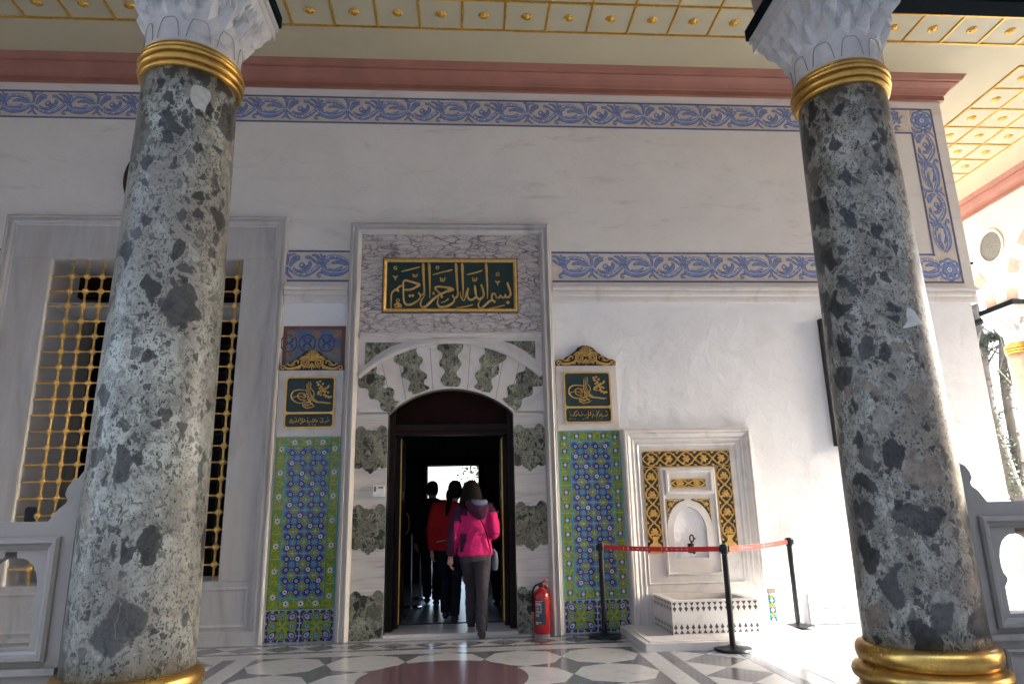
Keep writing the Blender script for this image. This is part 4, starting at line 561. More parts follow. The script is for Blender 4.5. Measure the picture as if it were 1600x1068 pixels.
# ---------------------------------------------------------------- marble doorway
dw = thing('doorway', (-.157, D, 0), 'tall marble doorway with inlaid arch, dark wooden doors and green inscription', 'doorway')
fp = [(0, .05), (.012, .085), (.03, .09), (.042, .10), (.05, .075), (.068, .07), (.085, .092), (.105, .095), (.118, .075), (.13, .05), (.138, .03)]
moulding(-1.368, 1.056, 0, 4.722, fp, D, ('frame_jamb', 'frame_head'), m_mar, dw)
fi = (-1.228, .916)                     # inside of the frame
MB().box(fi[0]-.01, fi[1]+.01, D-.022, D+.05, 3.345, 4.60).build('breccia_panel', m_viol, dw)
moulding(fi[0], fi[1], 3.20, 3.345, [(0, .05), (.02, .055), (.03, .035), (.05, .04), (.06, .03)], D, ('moulding', 'moulding'), m_mar2, dw, 't')
CXD = -.155
def arc(cx, cz, r, a0, a1, n): return [(cx+r*math.sin(R(a0+(a1-a0)*i/n)), cz+r*math.cos(R(a0+(a1-a0)*i/n))) for i in range(n+1)]
inner = arc(CXD, 1.638, 1.043, -43.2, 43.2, 28)
op = [(-.868, -.02), (-.868, inner[0][1])]+inner[1:-1]+[(.560, inner[-1][1]), (.560, -.02)]
# pale stone field of the arch, in blocks so that the joints show
outer = [(fi[0], 0), (fi[0], 3.285), (fi[1], 3.285), (fi[1], 0)]
def clipband(z0, z1, xa, xb, name, m, dep=.012, parent=dw):
    return MB().box(xa, xb, D-dep, D+.1, z0, z1).build(name, m, parent)
oa = arc(CXD-.004, 1.655, 1.565, -43.2, 43.2, 28)     # under the arch moulding
MB().prism([(fi[0]-.01, 2.40)]+[(p[0], p[1]) for p in inner]+[(fi[1]+.01, 2.40), (fi[1]+.01, 3.30), (fi[0]-.01, 3.30)], [], D-.012, D+.1).build('arch_field', m_mar2, dw)
for i, poly in enumerate(VOUSS):
    cx = sum(p[0] for p in poly)/len(poly); cz = sum(p[1] for p in poly)/len(poly)
    sm = cat_rom(list(poly)+[poly[0]], 3)[:-1]
    MB().prism([(p[0], p[1]) for p in sm], [], D-.0165, D-.005).build('green_voussoir', m_verd, dw)
for a in (-39, -29.5, -20, -11.5, 10.5, 20, 29.5, 39):    # joints of the pale voussoirs
    a2 = a*.80
    p, q = arc(CXD, 1.638, 1.047, a, a, 1)[0], arc(CXD, 1.655, 1.545, a2, a2, 1)[0]
    MB().ribbon([(p[0], p[1], .004), (q[0], q[1], .004)], D-.0125, 0, 0, 1).build('joint', m_darkbr, dw)
# arch moulding and spandrels
om = []
for d, w0, w1 in ((.035, 1.525, 1.545), (.045, 1.545, 1.568), (.036, 1.568, 1.59)):
    a = arc(CXD-.002, 1.69, w0, -43, 43, 36); b = arc(CXD-.002, 1.69, w1, -43, 43, 36)
    om.append(MB().prism(a+b[::-1], [], D-d, D-.0121).build('arch_moulding', m_mar2, dw))
for tri, nm in (([(-1.152, 3.232), (-.72, 3.232), (-.86, 3.185), (-1.02, 3.085), (-1.152, 2.965)], 'spandrel'), ([(.838, 3.245), (.46, 3.245), (.60, 3.195), (.73, 3.115), (.838, 3.022)], 'spandrel')):
    MB().prism(tri, [], D-.018, D-.0121).build('green_spandrel', m_verd, dw)
# jambs: alternate pale and scalloped green blocks
def scal(x0, x1, z0, z1, top=True, bot=True):
    TOP = [(0, .0), (.03, .022), (.1, .045), (.2, .05), (.28, .03), (.34, .002), (.42, .006), (.5, -.004), (.58, .006), (.66, .0), (.71, .03), (.8, .055), (.9, .048), (.97, .022), (1, .0)]
    BOT = [(0, 0), (.08, .012), (.16, .012), (.24, -.004), (.28, .012), (.34, .035), (.42, .045), (.46, .066), (.5, .072), (.54, .066), (.58, .045), (.66, .035), (.72, .012), (.76, -.004), (.84, .012), (.92, .012), (1, 0)]
    def edge(z, s, xs): return [(x0+(x1-x0)*u, z+s*hh) for u, hh in (TOP if s > 0 else BOT)]
    up = edge(z1-.03, 1, 0) if top else [(x0, z1), (x1, z1)]
    lo = edge(z0+.03, -1, 0) if bot else [(x0, z0), (x1, z0)]
    return lo+up[::-1]
for xa, xb in ((fi[0]-.005, -.868), (.560, fi[1]+.005)):
    zz = [(2.24, 2.41), (1.765, 2.24), (1.375, 1.765), (.90, 1.375), (.475, .90), (0, .475)]
    for k, (z0, z1) in enumerate(zz):
        MB().box(xa, xb, D-.012, D+.1, z0+.002, z1-.002).build('jamb_block', m_streak, dw)
        if k % 2: MB().prism(scal(xa+.004, xb-.004, z0, z1, True, k != 5), [], D-.0165, D-.005).build('green_jamb_block', m_verd, dw)
# reveal, tympanum, lintel, leaves
rv = MB()
for i in range(len(op)-1):
    (xa, za), (xb, zb) = op[i], op[i+1]
    rv.add([(xa, D-.011, za), (xb, D-.011, zb), (xb, D+.14, zb), (xa, D+.14, za)], [(0, 1, 2, 3)])
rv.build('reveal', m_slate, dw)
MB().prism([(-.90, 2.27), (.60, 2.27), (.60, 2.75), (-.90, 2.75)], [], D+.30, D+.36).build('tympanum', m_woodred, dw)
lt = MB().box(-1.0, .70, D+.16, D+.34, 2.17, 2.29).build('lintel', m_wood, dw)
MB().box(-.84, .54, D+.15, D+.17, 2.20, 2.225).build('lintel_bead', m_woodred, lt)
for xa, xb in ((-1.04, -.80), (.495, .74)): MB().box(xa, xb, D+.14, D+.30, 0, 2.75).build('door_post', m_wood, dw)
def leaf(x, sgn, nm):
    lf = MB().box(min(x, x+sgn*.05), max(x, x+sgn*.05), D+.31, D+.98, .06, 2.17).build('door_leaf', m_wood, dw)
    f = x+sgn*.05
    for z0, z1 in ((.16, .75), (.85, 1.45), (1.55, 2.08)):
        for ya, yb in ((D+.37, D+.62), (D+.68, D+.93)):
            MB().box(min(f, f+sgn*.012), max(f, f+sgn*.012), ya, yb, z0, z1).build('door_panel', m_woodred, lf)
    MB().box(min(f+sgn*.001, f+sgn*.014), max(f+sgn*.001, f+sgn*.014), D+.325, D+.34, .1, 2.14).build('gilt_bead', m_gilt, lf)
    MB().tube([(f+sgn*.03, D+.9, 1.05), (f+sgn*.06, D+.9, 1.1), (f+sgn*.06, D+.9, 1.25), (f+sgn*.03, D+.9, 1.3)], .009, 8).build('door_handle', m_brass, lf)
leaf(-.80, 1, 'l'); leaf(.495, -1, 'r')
MB().box(-1.0, .70, 7.76, D+.30, -.012, .016).build('threshold', m_mar, dw); MB().box(-.865, .557, 7.80, D+.62, .016, .048).build('threshold', m_mar2, dw)
# inscription board
bd = thing('inscription_board', (-.163, D, 3.60), 'dark green board with large golden script and gilt frame above the door', 'sign')
bx0, bx1, bz0, bz1 = -.962, .636, 3.60, 4.266
MB().box(bx0+.02, bx1-.02, D-.034, D-.0221, bz0+.02, bz1-.02).build('board', m_green, bd)
MB().prism(rect(bx0-.012, bx1+.012, bz0-.012, bz1+.012), [rect(bx0+.005, bx1-.005, bz0+.005, bz1-.005)], D-.03, D-.0222).build('dark_rim', m_darkbr, bd)  # thin dark brown strip round the gilt frame
moulding(bx0, bx1, bz0, bz1, [(0, .045), (.008, .056), (.022, .058), (.032, .048), (.042, .036)], D, ('frame_side', 'frame_rail'), m_gold, bd, 'ltrb')
for i, s_ in enumerate(BASMALA):
    MB().ribbon(s_, D-.0341, .012+.00008*i, 0, 5, 1.0, .003).build('letter_stroke', m_gold, bd)
# ---------------------------------------------------------------- side panels: crest, tughra plaque, tiles
def plaque(name, x0, x1, z0, z1, zm, strokes, label):
    p = thing(name, ((x0+x1)/2, D, z0), label, 'plaque')
    MB().prism(rrect(x0-.012, x1+.012, z0-.012, z1+.012, .03), [rrect(x0+.006, x1-.006, zm+.012, z1-.006, .03), rrect(x0+.006, x1-.006, z0+.006, zm-.012, .03)], D-.036, D-.021).build('gilt_frame', m_gold, p)
    MB().prism(rrect(x0, x1, zm+.006, z1, .03), [], D-.028, D-.0212).prism(rrect(x0, x1, z0, zm-.006, .03), [], D-.028, D-.0212).build('board', m_green, p)
    for zz0, zz1 in ((zm+.012, z1-.006), (z0+.006, zm-.012)):
        MB().prism(rrect(x0+.006, x1-.006, zz0, zz1, .03), [rrect(x0+.015, x1-.015, zz0+.009, zz1-.009, .024)], D-.0295, D-.0279).build('dark_edge', m_darkbr, p)
    for i, s_ in enumerate(strokes): MB().ribbon(s_, D-.0281, .007+.00006*i, 0, 3, 1.0, .0012).build('gilt_stroke', m_gold, p)
    return p
def slab(name, x0, x1, z0, z1, label):
    o = MB().box(x0, x1, D-.021, D-.0005, z0, z1).build(name, m_mar2); return tag(o, label, 'stone panel')
slab('backing_slab', -2.108, -1.388, 2.148, 2.905, 'pale marble slab behind the script plaque left of the door')
slab('backing_slab', 1.072, 1.790, 2.178, 2.94, 'pale marble slab behind the script plaque right of the door')
plaque('script_plaque', -2.018, -1.484, 2.252, 2.818, 2.412, TUGHRA_L, 'dark green plaque with golden monogram and script left of the door')
plaque('script_plaque', 1.168, 1.702, 2.272, 2.852, 2.445, TUGHRA_R, 'dark green plaque with golden monogram and script right of the door')
def crest(cx, z0, wd, label):
    c = thing('gilt_crest', (cx, D, z0), label, 'ornament'); k = wd/.72
    out = [(-.355, .0), (.355, .0), (.36, .045), (.33, .065), (.27, .075), (.2, .115), (.13, .165), (.085, .215), (.03, .238), (-.03, .238), (-.085, .215), (-.13, .165), (-.2, .115), (-.27, .075), (-.33, .065), (-.36, .045)]
    MB().prism([(cx+x*k, z0+z*k) for x, z in out], [], D-.035, D-.0006).build('backing', m_darkbr, c)
    for i, s_ in enumerate(CREST): MB().ribbon([(cx+x*k, z0+z*k, w*k) for x, z, w in s_], D-.0352, .020+.0001*i, 0, 3).build('scroll', m_gold, c, True, 50)
crest(-1.750, 2.908, .72, 'gilt shell and scroll crest above the plaque left of the door'); crest(1.431, 2.944, .72, 'gilt shell and scroll crest above the plaque right of the door')
pp = thing('painted_panel', (-1.74, D, 2.9), 'blue floral painted panel in red brown border left of the door', 'painting')
MB().prism(rect(-2.098, -1.385, 2.906, 3.436), [rect(-2.055, -1.43, 2.90699, 3.392)], D-.006, D-.0006).build('border', plain('red_brown_paint', (.17, .065, .045), .6, vary=.2), pp)
t = NT('faded_blue_paint'); t.coord(); n = t.noise(3, 3)
m_fade = t.done(t.mix(t.ramp(n, [(.4, 0), (.6, 1)]), (.09, .13, .27), (.19, .22, .22)), .7)
MB().box(-2.055, -1.43, D-.004, D-.0007, 2.907, 3.392).build('ground', m_fade, pp)
m_ora = plain('faded_orange', (.30, .17, .08), .7, vary=.3)
for i, (x, z) in enumerate(((-2.0, 3.34), (-1.72, 3.34), (-1.48, 3.33), (-2.0, 3.12), (-1.49, 3.13))):
    f = MB()
    for k in range(8): f.disc(x+.028*math.cos(R(45*k)), z+.028*math.sin(R(45*k)), .024, D-.0045-.00003*k, 8, 0, .010, R(45*k))
    f.build('painted_flower', m_ora, pp)
for x in (-1.82, -1.60, -2.03):
    f = MB()
    for s1 in (1, -1):
        for s2 in (1, -1):
            f.ribbon([(x, 3.23+s2*.10, .012), (x+s1*.05, 3.23+s2*.085, .016), (x+s1*.085, 3.23+s2*.04, .014), (x+s1*.085, 3.23, .01)], D-.0046-.0001*s1, 0, 0)
            f.ribbon([(x, 3.23, .008), (x+s1*.03, 3.23+s2*.02, .022), (x+s1*.045, 3.23+s2*.05, .012), (x+s1*.015, 3.23+s2*.06, .01)], D-.0049-.0001*s1, 0, 0)
    f.build('painted_medallion', plain('faded_navy', (.04, .05, .15), .7, vary=.2), pp)
# --- tiles
def tile_field(w, h):
    mb = MB().box(-w/2, w/2, -.004, .004, -h/2, h/2, 0); y = -.0042; q = [0]
    def d(x, z, r, m, rz=None, a=0, n=9): q[0] += 1; mb.disc(x, z, r, y-.00004*q[0], n, m, rz, a)
    for sx, sz in ((1, 0), (-1, 0), (0, 1), (0, -1)):
        for r, m in ((.062, 4), (.052, 3), (.026, 2), (.014, 6)):
            if sx: pts = [(sx*w/2, y, -r), (sx*(w/2-r*1.1), y, 0), (sx*w/2, y, r)]
            else: pts = [(-r, y, sz*h/2), (0, y, sz*(h/2-r*1.1)), (r, y, sz*h/2)]
            q[0] += 1; mb.add([(p[0], y-.00004*q[0], p[2]) for p in pts], [(0, 1, 2)], m)
    for i, (sx, sz) in enumerate(((1, 1), (-1, 1), (-1, -1), (1, -1))):
        a = math.atan2(sz*h, sx*w); ca, sa = math.cos(a), math.sin(a)
        for (r, off, R1, R2) in ((.052, .030, .020, .011), (.052, -.030, .020, .011), (.080, 0, .034, .034), (.105, .036, .017, .013), (.105, -.036, .017, .013), (.128, .02, .014, .010), (.128, -.02, .014, .010)):
            x, z = r*ca-off*sa, r*sa+off*ca
            if abs(x) > w/2-R1 or abs(z) > h/2-R1: R1 *= .7; R2 *= .7
            x = max(-w/2+R1, min(w/2-R1, x)); z = max(-h/2+R1, min(h/2-R1, z))
            d(x, z, R1, 1, R2, a+(.7 if off > 0 else -.7 if off < 0 else 0), 10)
            if off: d(x, z, R1*.6, 6, R2*.55, a+(.7 if off > 0 else -.7), 8)
        x, z = .080*ca, .080*sa
        d(x, z, .024 if i == 0 else .018, 5 if i == 0 else 6, n=10); d(x, z, .010, 1 if i == 0 else 2, n=8)
    for k in range(8): d(.020*math.cos(R(45*k)), .020*math.sin(R(45*k)), .017, 2, .008, R(45*k), 8)
    d(0, 0, .012, 8)
    for sx in (1, -1):
        for sz in (1, -1):
            q[0] += 1; yy = y-.00004*q[0]
            mb.add([(sx*w/2, yy, sz*h/2), (sx*(w/2-.035), yy, sz*h/2), (sx*(w/2-.018), yy, sz*(h/2-.018)), (sx*w/2, yy, sz*(h/2-.035))], [(0, 1, 2, 3)], 2)
    return mb.mesh('tile', TM)
def tile_border(w, h, n, vert, style):
    mb = MB().box(-w/2, w/2, -.004, .004, -h/2, h/2, 3); y = -.0042; q = [0]
    def d(x, z, r, m, rz=None, a=0, k=8): q[0] += 1; mb.disc(x, z, r, y-.00004*q[0], k, m, rz, a)
    L = h if vert else w; W = w if vert else h
    for s_ in (1, -1):
        e = MB(); q[0] += 1; yy = y-.00004*q[0]; a0, a1 = (W/2-.013)*s_, (W/2-.001)*s_
        mb.add([(a0, yy, -h/2), (a1, yy, -h/2), (a1, yy, h/2), (a0, yy, h/2)] if vert else [(-w/2, yy, a0), (w/2, yy, a0), (w/2, yy, a1), (-w/2, yy, a1)], [(0, 1, 2, 3)], 8 if (s_ > 0 or style) else 7)
    rn = random.Random(n*7+style)
    for i in range(30):                  # leafy scroll under the flowers
        u = (i/29-.5)*L*.95; v = math.sin(i*1.1)*W*.26
        x, z = (v, u) if vert else (u, v)
        d(x, z, .015, rn.choice((4, 7, 7, 4)), .006, rn.uniform(0, 3.1), 6)
    for i in range(n):
        u = ((i+.5)/n-.5)*L; x, z = (0, u) if vert else (u, 0)
        if style:
            for k in range(4): d(x+.017*math.cos(R(90*k+45)), z+.017*math.sin(R(90*k+45)), .020, 1, .016)
            d(x, z, .021, 6, .024); d(x, z, .010, 5, .012)
        else:
            for k in range(8): d(x+.020*math.cos(R(45*k)), z+.020*math.sin(R(45*k)), .014, 5, .007, R(45*k))
            d(x, z, .016, 5); d(x, z, .0105, 1)
        if i < n-1 or style:
            u2 = u+L/n/2
            if abs(u2) < L/2-.02:
                x, z = (0, u2) if vert else (u2, 0)
                for a in (45, -45): d(x, z, .024, 6 if not style else 7, .008, R(a)); 
                d(x, z, .012, 6)
    return mb.mesh('border_tile', TM)
def tile_big(w, h):
    mb = MB().box(-w/2, w/2, -.004, .004, -h/2, h/2, 3); y = -.0042; q = [0]
    def d(x, z, r, m, rz=None, a=0, k=10): q[0] += 1; mb.disc(x, z, r, y-.00004*q[0], k, m, rz, a)
    for s_ in (1, -1):
        for i in range(5):
            u = ((i+.5)/5-.5); 
            d(u*w, s_*(h/2-.020), .036, 1, .017, R(18*s_*(1 if i % 2 else -1))); d(s_*(w/2-.018), u*h, .036, 1, .016, R(90+20*(1 if i % 2 else -1)))
            d(u*w+.03, s_*(h/2-.012), .012, 6); d(s_*(w/2-.010), u*h+.03, .010, 6)
    for sx in (1, -1):
        for sz in (1, -1):
            a = math.atan2(-sz, -sx); x, z = sx*w*.29, sz*h*.29
            d(x, z, .054, 4, .044, a); d(x, z, .047, 1, .037, a); d(x-sx*.028, z-sz*.028, .022, 1, .016, a); d(x, z, .033, 6, .024, a); d(x+sx*.004, z+sz*.004, .017, 2, .012, a); d(x+sx*.004, z+sz*.004, .007, 1)
    for k in range(4):
        a = R(90*k); x, z = w*.29*math.cos(a), h*.29*math.sin(a)
        d(x, z, .050, 4, .040, a); d(x, z, .046, 7, .034, a); d(x-.03*math.cos(a), z-.03*math.sin(a), .03, 7, .018, a); d(x, z, .026, 2, .022, a); d(x, z, .017, 6, .015, a)
        for b in (0, 90): d(x, z, .014, 1, .005, R(b))
    for k in range(8): d(.038*math.cos(R(45*k)), .038*math.sin(R(45*k)), .027, 4 if k % 2 else 7, .009, R(45*k))
    d(0, 0, .014, 4); d(0, 0, .008, 2)
    return mb.mesh('floral_tile', TM)
def tile_panel(x0, x1, z0, z1, fx0, fx1, fz0, fz1, style, label, bz):
    p = thing('tilework', ((x0+x1)/2, D, 0), label, 'tile panel'); y = D-.012; g = .003
    MB().box(x0-.006, x1+.006, D-.009, D-.0006, bz, z1+.006).build('grout', m_grout, p)
    nx, nz = 2, 7; w, h = (fx1-fx0)/nx, (fz1-fz0)/nz
    me = tile_field(w-g, h-g)
    for i in range(nx):
        for j in range(nz): link('tile', me, p, (fx0+(i+.5)*w, y, fz0+(j+.5)*h)).rotation_euler.y = 0 if (i+j) % 2 else math.pi
    for xa, xb in ((x0, fx0), (fx1, x1)):
        n = 7 if not style else 6; hh = (z1-z0)/n; me = tile_border(xb-xa-g, hh-g, 2 if style else 1, True, style)
        for j in range(n): link('border_tile', me, p, ((xa+xb)/2, y, z0+(j+.5)*hh))
    for za, zb in ((z0, fz0), (fz1, z1)):
        n = 3; ww = (fx1-fx0)/n; me = tile_border(ww-g, zb-za-g, 1 if not style else 1, False, style)
        for j in range(n): link('border_tile', me, p, (fx0+(j+.5)*ww, y, (za+zb)/2))
    w = (x1-x0)/2; me = tile_big(w-.008, z0-bz-.008)
    for i in range(2): link('floral_tile', me, p, (x0+(i+.5)*w, y, (z0+bz)/2))
tile_panel(-2.098, -1.388, .326, 2.142, -1.972, -1.508, .446, 2.026, 0, 'blue and green tile panel with white daisy border left of the door', .006)
tile_panel(1.074, 1.790, .338, 2.172, 1.208, 1.674, .456, 2.053, 1, 'blue and green tile panel with blossom border and turquoise edges right of the door', .006)
# ---------------------------------------------------------------- window with gilt grille
wi = thing('window', (-3.7, D, 0), 'tall marble framed window with dark interior behind the left column', 'window')
moulding(-5.362, -2.118, 0, 4.803, [(0, .03), (.012, .055), (.03, .058), (.042, .04), (.06, .05), (.085, .052), (.10, .035), (.125, .03), (.135, .022)], D, ('frame_jamb', 'frame_head'), m_mar, wi)
MB().box(-5.23, -4.802, D-.022, D+1.05, .63, 4.256).build('jamb', m_mar, wi); MB().box(-2.610, -2.25, D-.022, D+.3, .63, 4.256).build('jamb', m_mar, wi)
MB().box(-5.23, -2.25, D-.022, D+.3, 4.260, 4.672).build('lintel', m_mar, wi); MB().box(-5.23, -2.25, D-.022, D+.3, 0, .627).build('apron', m_mar, wi)
moulding(-5.20, -2.28, .16, .57, [(0, .03), (.02, .034), (.035, .024), (.05, .022)], D, ('apron_moulding', 'apron_moulding'), m_mar, wi, 'ltrb')
MB().box(-5.36, -2.12, D-.05, D-.0225, 0, .13).build('plinth', m_mar, wi)
MB().box(-4.80, -2.60, D+.60, D+.70, 3.98, 4.25).build('pelmet', m_woodred, wi)
m_grl = plain('grille_gilding', (.80, .52, .16), .42, .45, vary=.25, scale=25)
gr = thing('window_grille', (-3.7, D+.03, .63), 'gilded window grille of crossed bars with faceted knots', 'grille')
vx = [-4.568+.1715*k for k in range(12)]; hz = [4.05-.1805*k for k in range(19)]
me_v = MB().tube([(0, 0, .64), (0, 0, 4.25)], .013, 8).mesh('upright_bar', m_grl, True); me_h = MB().tube([(-4.79, 0, 0), (-2.62, 0, 0)], 0.0095, 8).mesh('cross_bar', m_grl, True)
kn = MB().lathe([(.015, -.036), (.033, -.016), (.036, 0), (.033, .016), (.015, .036)], n=8); me_k = kn.mesh('knot', m_grl)
for x in vx: link('upright_bar', me_v, gr, (x, D+.03, 0))
for z in hz:
    link('cross_bar', me_h, gr, (0, D+.03, z))
    for x in vx: link('knot', me_k, gr, (x, D+.03, z))
ig = thing('iron_grille', (-3.1, D+.66, .63), 'black iron inner grille seen through the gilt bars', 'grille')
for x in (-3.1, -2.93, -2.76): MB().tube([(x, D+.66, .64), (x, D+.66, 3.4)], .012, 6).build('upright_bar', m_dark, ig)
for k in range(14): MB().tube([(-3.3, D+.66, .75+k*.19), (-2.62, D+.66, .75+k*.19)], .012, 6).build('cross_bar', m_dark, ig)
# room behind window and door
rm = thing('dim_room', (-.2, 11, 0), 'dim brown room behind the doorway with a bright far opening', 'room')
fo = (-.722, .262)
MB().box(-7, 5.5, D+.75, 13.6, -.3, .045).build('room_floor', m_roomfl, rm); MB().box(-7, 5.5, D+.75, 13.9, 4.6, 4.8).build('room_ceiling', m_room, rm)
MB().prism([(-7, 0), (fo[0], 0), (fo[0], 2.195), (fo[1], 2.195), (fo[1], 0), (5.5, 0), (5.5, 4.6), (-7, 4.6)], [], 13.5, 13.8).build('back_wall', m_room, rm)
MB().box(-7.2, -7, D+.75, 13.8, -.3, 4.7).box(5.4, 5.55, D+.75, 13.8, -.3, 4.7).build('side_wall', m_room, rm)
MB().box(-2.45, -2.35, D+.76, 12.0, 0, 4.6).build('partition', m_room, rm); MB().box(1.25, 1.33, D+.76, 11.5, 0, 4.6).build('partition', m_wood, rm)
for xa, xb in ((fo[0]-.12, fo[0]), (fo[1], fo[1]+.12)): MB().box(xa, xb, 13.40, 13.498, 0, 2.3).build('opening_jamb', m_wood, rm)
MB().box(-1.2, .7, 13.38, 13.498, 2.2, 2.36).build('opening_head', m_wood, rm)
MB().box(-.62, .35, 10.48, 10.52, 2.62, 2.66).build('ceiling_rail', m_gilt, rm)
# ---------------------------------------------------------------- wall fountain
fo_ = thing('wall_fountain', (2.55, D, 0), 'carved marble wall fountain with gilded arabesque border and pointed niche', 'fountain')
fx0, fx1, fz1 = 1.800, 3.322, 2.186
moulding(fx0, fx1, 0, fz1, [(0, .05), (.015, .10), (.035, .105), (.05, .085), (.065, .09), (.085, .07), (.105, .05), (.125, .055), (.14, .04), (.165, .035), (.18, .045), (.20, .03)], D, ('frame_jamb', 'frame_head'), m_font, fo_)
ix0, ix1 = 2.0, 3.122
def pointed(cx, z0, zs, hw, rise, n=10):
    pts = [(cx-hw, z0), (cx-hw, zs)]
    for i in range(1, n): t = i/n; pts.append((cx-hw*math.cos(t*math.pi/2)**.9*(1-.06*math.sin(math.pi*t)), zs+rise*math.sin(t*math.pi/2)**1.05))
    pts.append((cx, zs+rise+.012))
    return pts+[(2*cx-p[0], p[1]) for p in pts[:-1][::-1]]
nc = 2.526
niche = pointed(nc, .745, 1.06, .19, .225); ogee = pointed(nc, .70, 1.09, .262, .275)
MB().prism(rect(ix0, ix1, .0, 1.985), [niche], D-.03, D+.05).build('back_slab', m_font, fo_)
MB().prism(niche, [], D+.03, D+.06).build('niche_back', m_font, fo_)
MB().prism(ogee, [niche], D-.038, D-.0301).build('niche_arch', m_font, fo_)
# moulded frames inside
moulding(2.222, 2.868, .56, 1.742, [(0, .034), (.012, .05), (.025, .052), (.035, .036)], D, ('panel_moulding', 'panel_moulding'), m_font, fo_, 'ltrb')
moulding(2.268, 2.845, 1.432, 1.724, [(0, .034), (.015, .056), (.035, .058), (.05, .036), (.065, .034)], D, ('panel_moulding', 'panel_moulding'), m_font, fo_, 'ltrb')
moulding(2.01, 3.11, .47, .80, [(0, .034), (.012, .042), (.022, .034)], D, ('panel_moulding', 'panel_moulding'), m_font, fo_, 'lrb')
m_fdark = plain('arabesque_ground', (.045, .04, .025), .7)
def flower(mb, x, z, r, y, n=6, a0=0):
    for k in range(n):
        a = a0+2*math.pi*k/n; mb.ribbon([(x+r*.15*math.cos(a), z+r*.15*math.sin(a), r*.35), (x+r*.6*math.cos(a), z+r*.6*math.sin(a), r*.72), (x+r*math.cos(a), z+r*math.sin(a), r*.2)], y, .010, 0, 2)
    mb.disc(x, z, r*.3, y-.014, 8)
def vine(mb, pts, y, w=.014): mb.ribbon([(a, b, w) for a, b in pts], y, .009, 0, 3)
rn = random.Random(3)
def arab_strip(z0, z1, x0, x1, nm, vert=True):
    ar = MB().box(x0, x1, D-.034, D-.0302, z0, z1).build(nm, m_fdark, fo_); y = D-.0341
    L = (z1-z0) if vert else (x1-x0); W = (x1-x0) if vert else (z1-z0); n = max(2, round(L/.19))
    P = lambda u, v: ((x0+x1)/2+v, z0+u) if vert else (x0+u, (z0+z1)/2+v)
    for s_ in (1, -1):
        mb = MB(); vine(mb, [P(L*i/(n*8), s_*W*.40*math.sin(math.pi*i/8)) for i in range(n*8+1)], y, .017); mb.build('vine', m_gold, ar)
    for i in range(n):
        u = L*(i+.5)/n; mb = MB(); flower(mb, *P(u, 0), .046, y, 6, i); mb.build('gilt_flower', m_gold, ar)
        for s_ in (1, -1):
            for du, dv, a in ((.0, .38, 0), (.045, .30, 1), (-.045, .30, 2), (.085, .10, 3), (.085, .40, 1)):
                p = P(min(L-.02, max(.02, u+du)), s_*dv*W); q = P(min(L-.01, max(.01, u+du+.03)), s_*(dv+.06-.1*a)*W)
                MB().ribbon([(p[0], p[1], .008), ((p[0]+q[0])/2, (p[1]+q[1])/2, .026), (q[0], q[1], .004)], y, .009+.0002*a, 0, 2).build('gilt_leaf', m_gold, ar)
            p = P(L*i/n+.004, s_*.42*W); MB().disc(p[0], p[1], .013, y-.008, 7).build('gilt_bud', m_gold, ar)
    for s_ in (1, -1):
        a, b = P(0, s_*(W/2-.004)), P(L, s_*(W/2-.004)); MB().ribbon([a+(.010,), b+(.010,)], y, .012, 0, 1).build('gilt_edge', m_gold, ar)
    return ar
arab_strip(.93, 1.742, 2.03, 2.205, 'arabesque_strip'); arab_strip(.93, 1.742, 2.878, 3.062, 'arabesque_strip'); arab_strip(1.745, 1.928, 2.03, 3.062, 'arabesque_strip', False)
for xa, xb in ((2.03, 2.205), (2.878, 3.062)):
    cx = (xa+xb)/2
    MB().box(xa, xb, D-.033, D-.0302, .80, .93).build('vase_ground', m_fdark, fo_)
    pr = [(.06, .815), (.075, .84), (.078, .865), (.06, .895), (.03, .915), (.022, .95), (.035, .985)]
    MB().prism([(cx+a, z) for a, z in pr]+[(cx-a, z) for a, z in reversed(pr)], [], D-.048, D-.0345).build('gilt_vase', m_gold, fo_)
    MB().box(xa, xb, D-.045, D-.0335, .80, .812).build('gilt_edge', m_gold, fo_)
tx = arab_strip(1.512, 1.608, 2.352, 2.748, 'gilt_text_panel', False)
for sgn in (-1, 1):
    pts = [p for p in ogee if (p[0]-nc)*sgn >= -1e-6 and p[1] > 1.12]
    pts = sorted(pts, key=lambda p: p[1]); xo = nc+sgn*.255
    poly = [(xo, pts[0][1])]+[(p[0]+sgn*.004, p[1]+.004) for p in pts if abs(p[0]-nc) > .03]+[(nc+sgn*.035, 1.385), (xo, 1.385)]
    MB().prism(poly, [], D-.0345, D-.0302).build('spandrel_ground', m_fdark, fo_)
    mb = MB(); flower(mb, nc+sgn*.205, 1.325, .032, D-.0346)
    for a, b in ((.15, 1.36), (.10, 1.372), (.235, 1.26), (.24, 1.22), (.17, 1.345), (.225, 1.28), (.13, 1.367)): mb.disc(nc+sgn*a, b, .012, D-.040, 7); 
    mb.ribbon([(nc+sgn*.06, 1.378, .008), (nc+sgn*.16, 1.372, .016), (nc+sgn*.245, 1.37, .014), (nc+sgn*.248, 1.28, .014), (nc+sgn*.25, 1.16, .008)], D-.0347, .009, 0, 3); mb.build('gilt_spandrel', m_gold, fo_)
tp = thing('water_tap', (2.53, D-.03, .86), 'old bronze tap in the fountain niche', 'tap'); m_brz = plain('bronze', (.035, .03, .022), .45, .6, vary=.3)
MB().lathe([(.030, .80), (.036, .805), (.034, .88), (.038, .885), (.036, .90)], 2.515, D-.05, 16).build('tap_body', m_brz, tp, True, 40)
MB().tube([(2.515, D+.03, .84), (2.515, D-.05, .84), (2.515, D-.13, .83), (2.515, D-.15, .80)], .016, 10).build('spout', m_brz, tp, True)
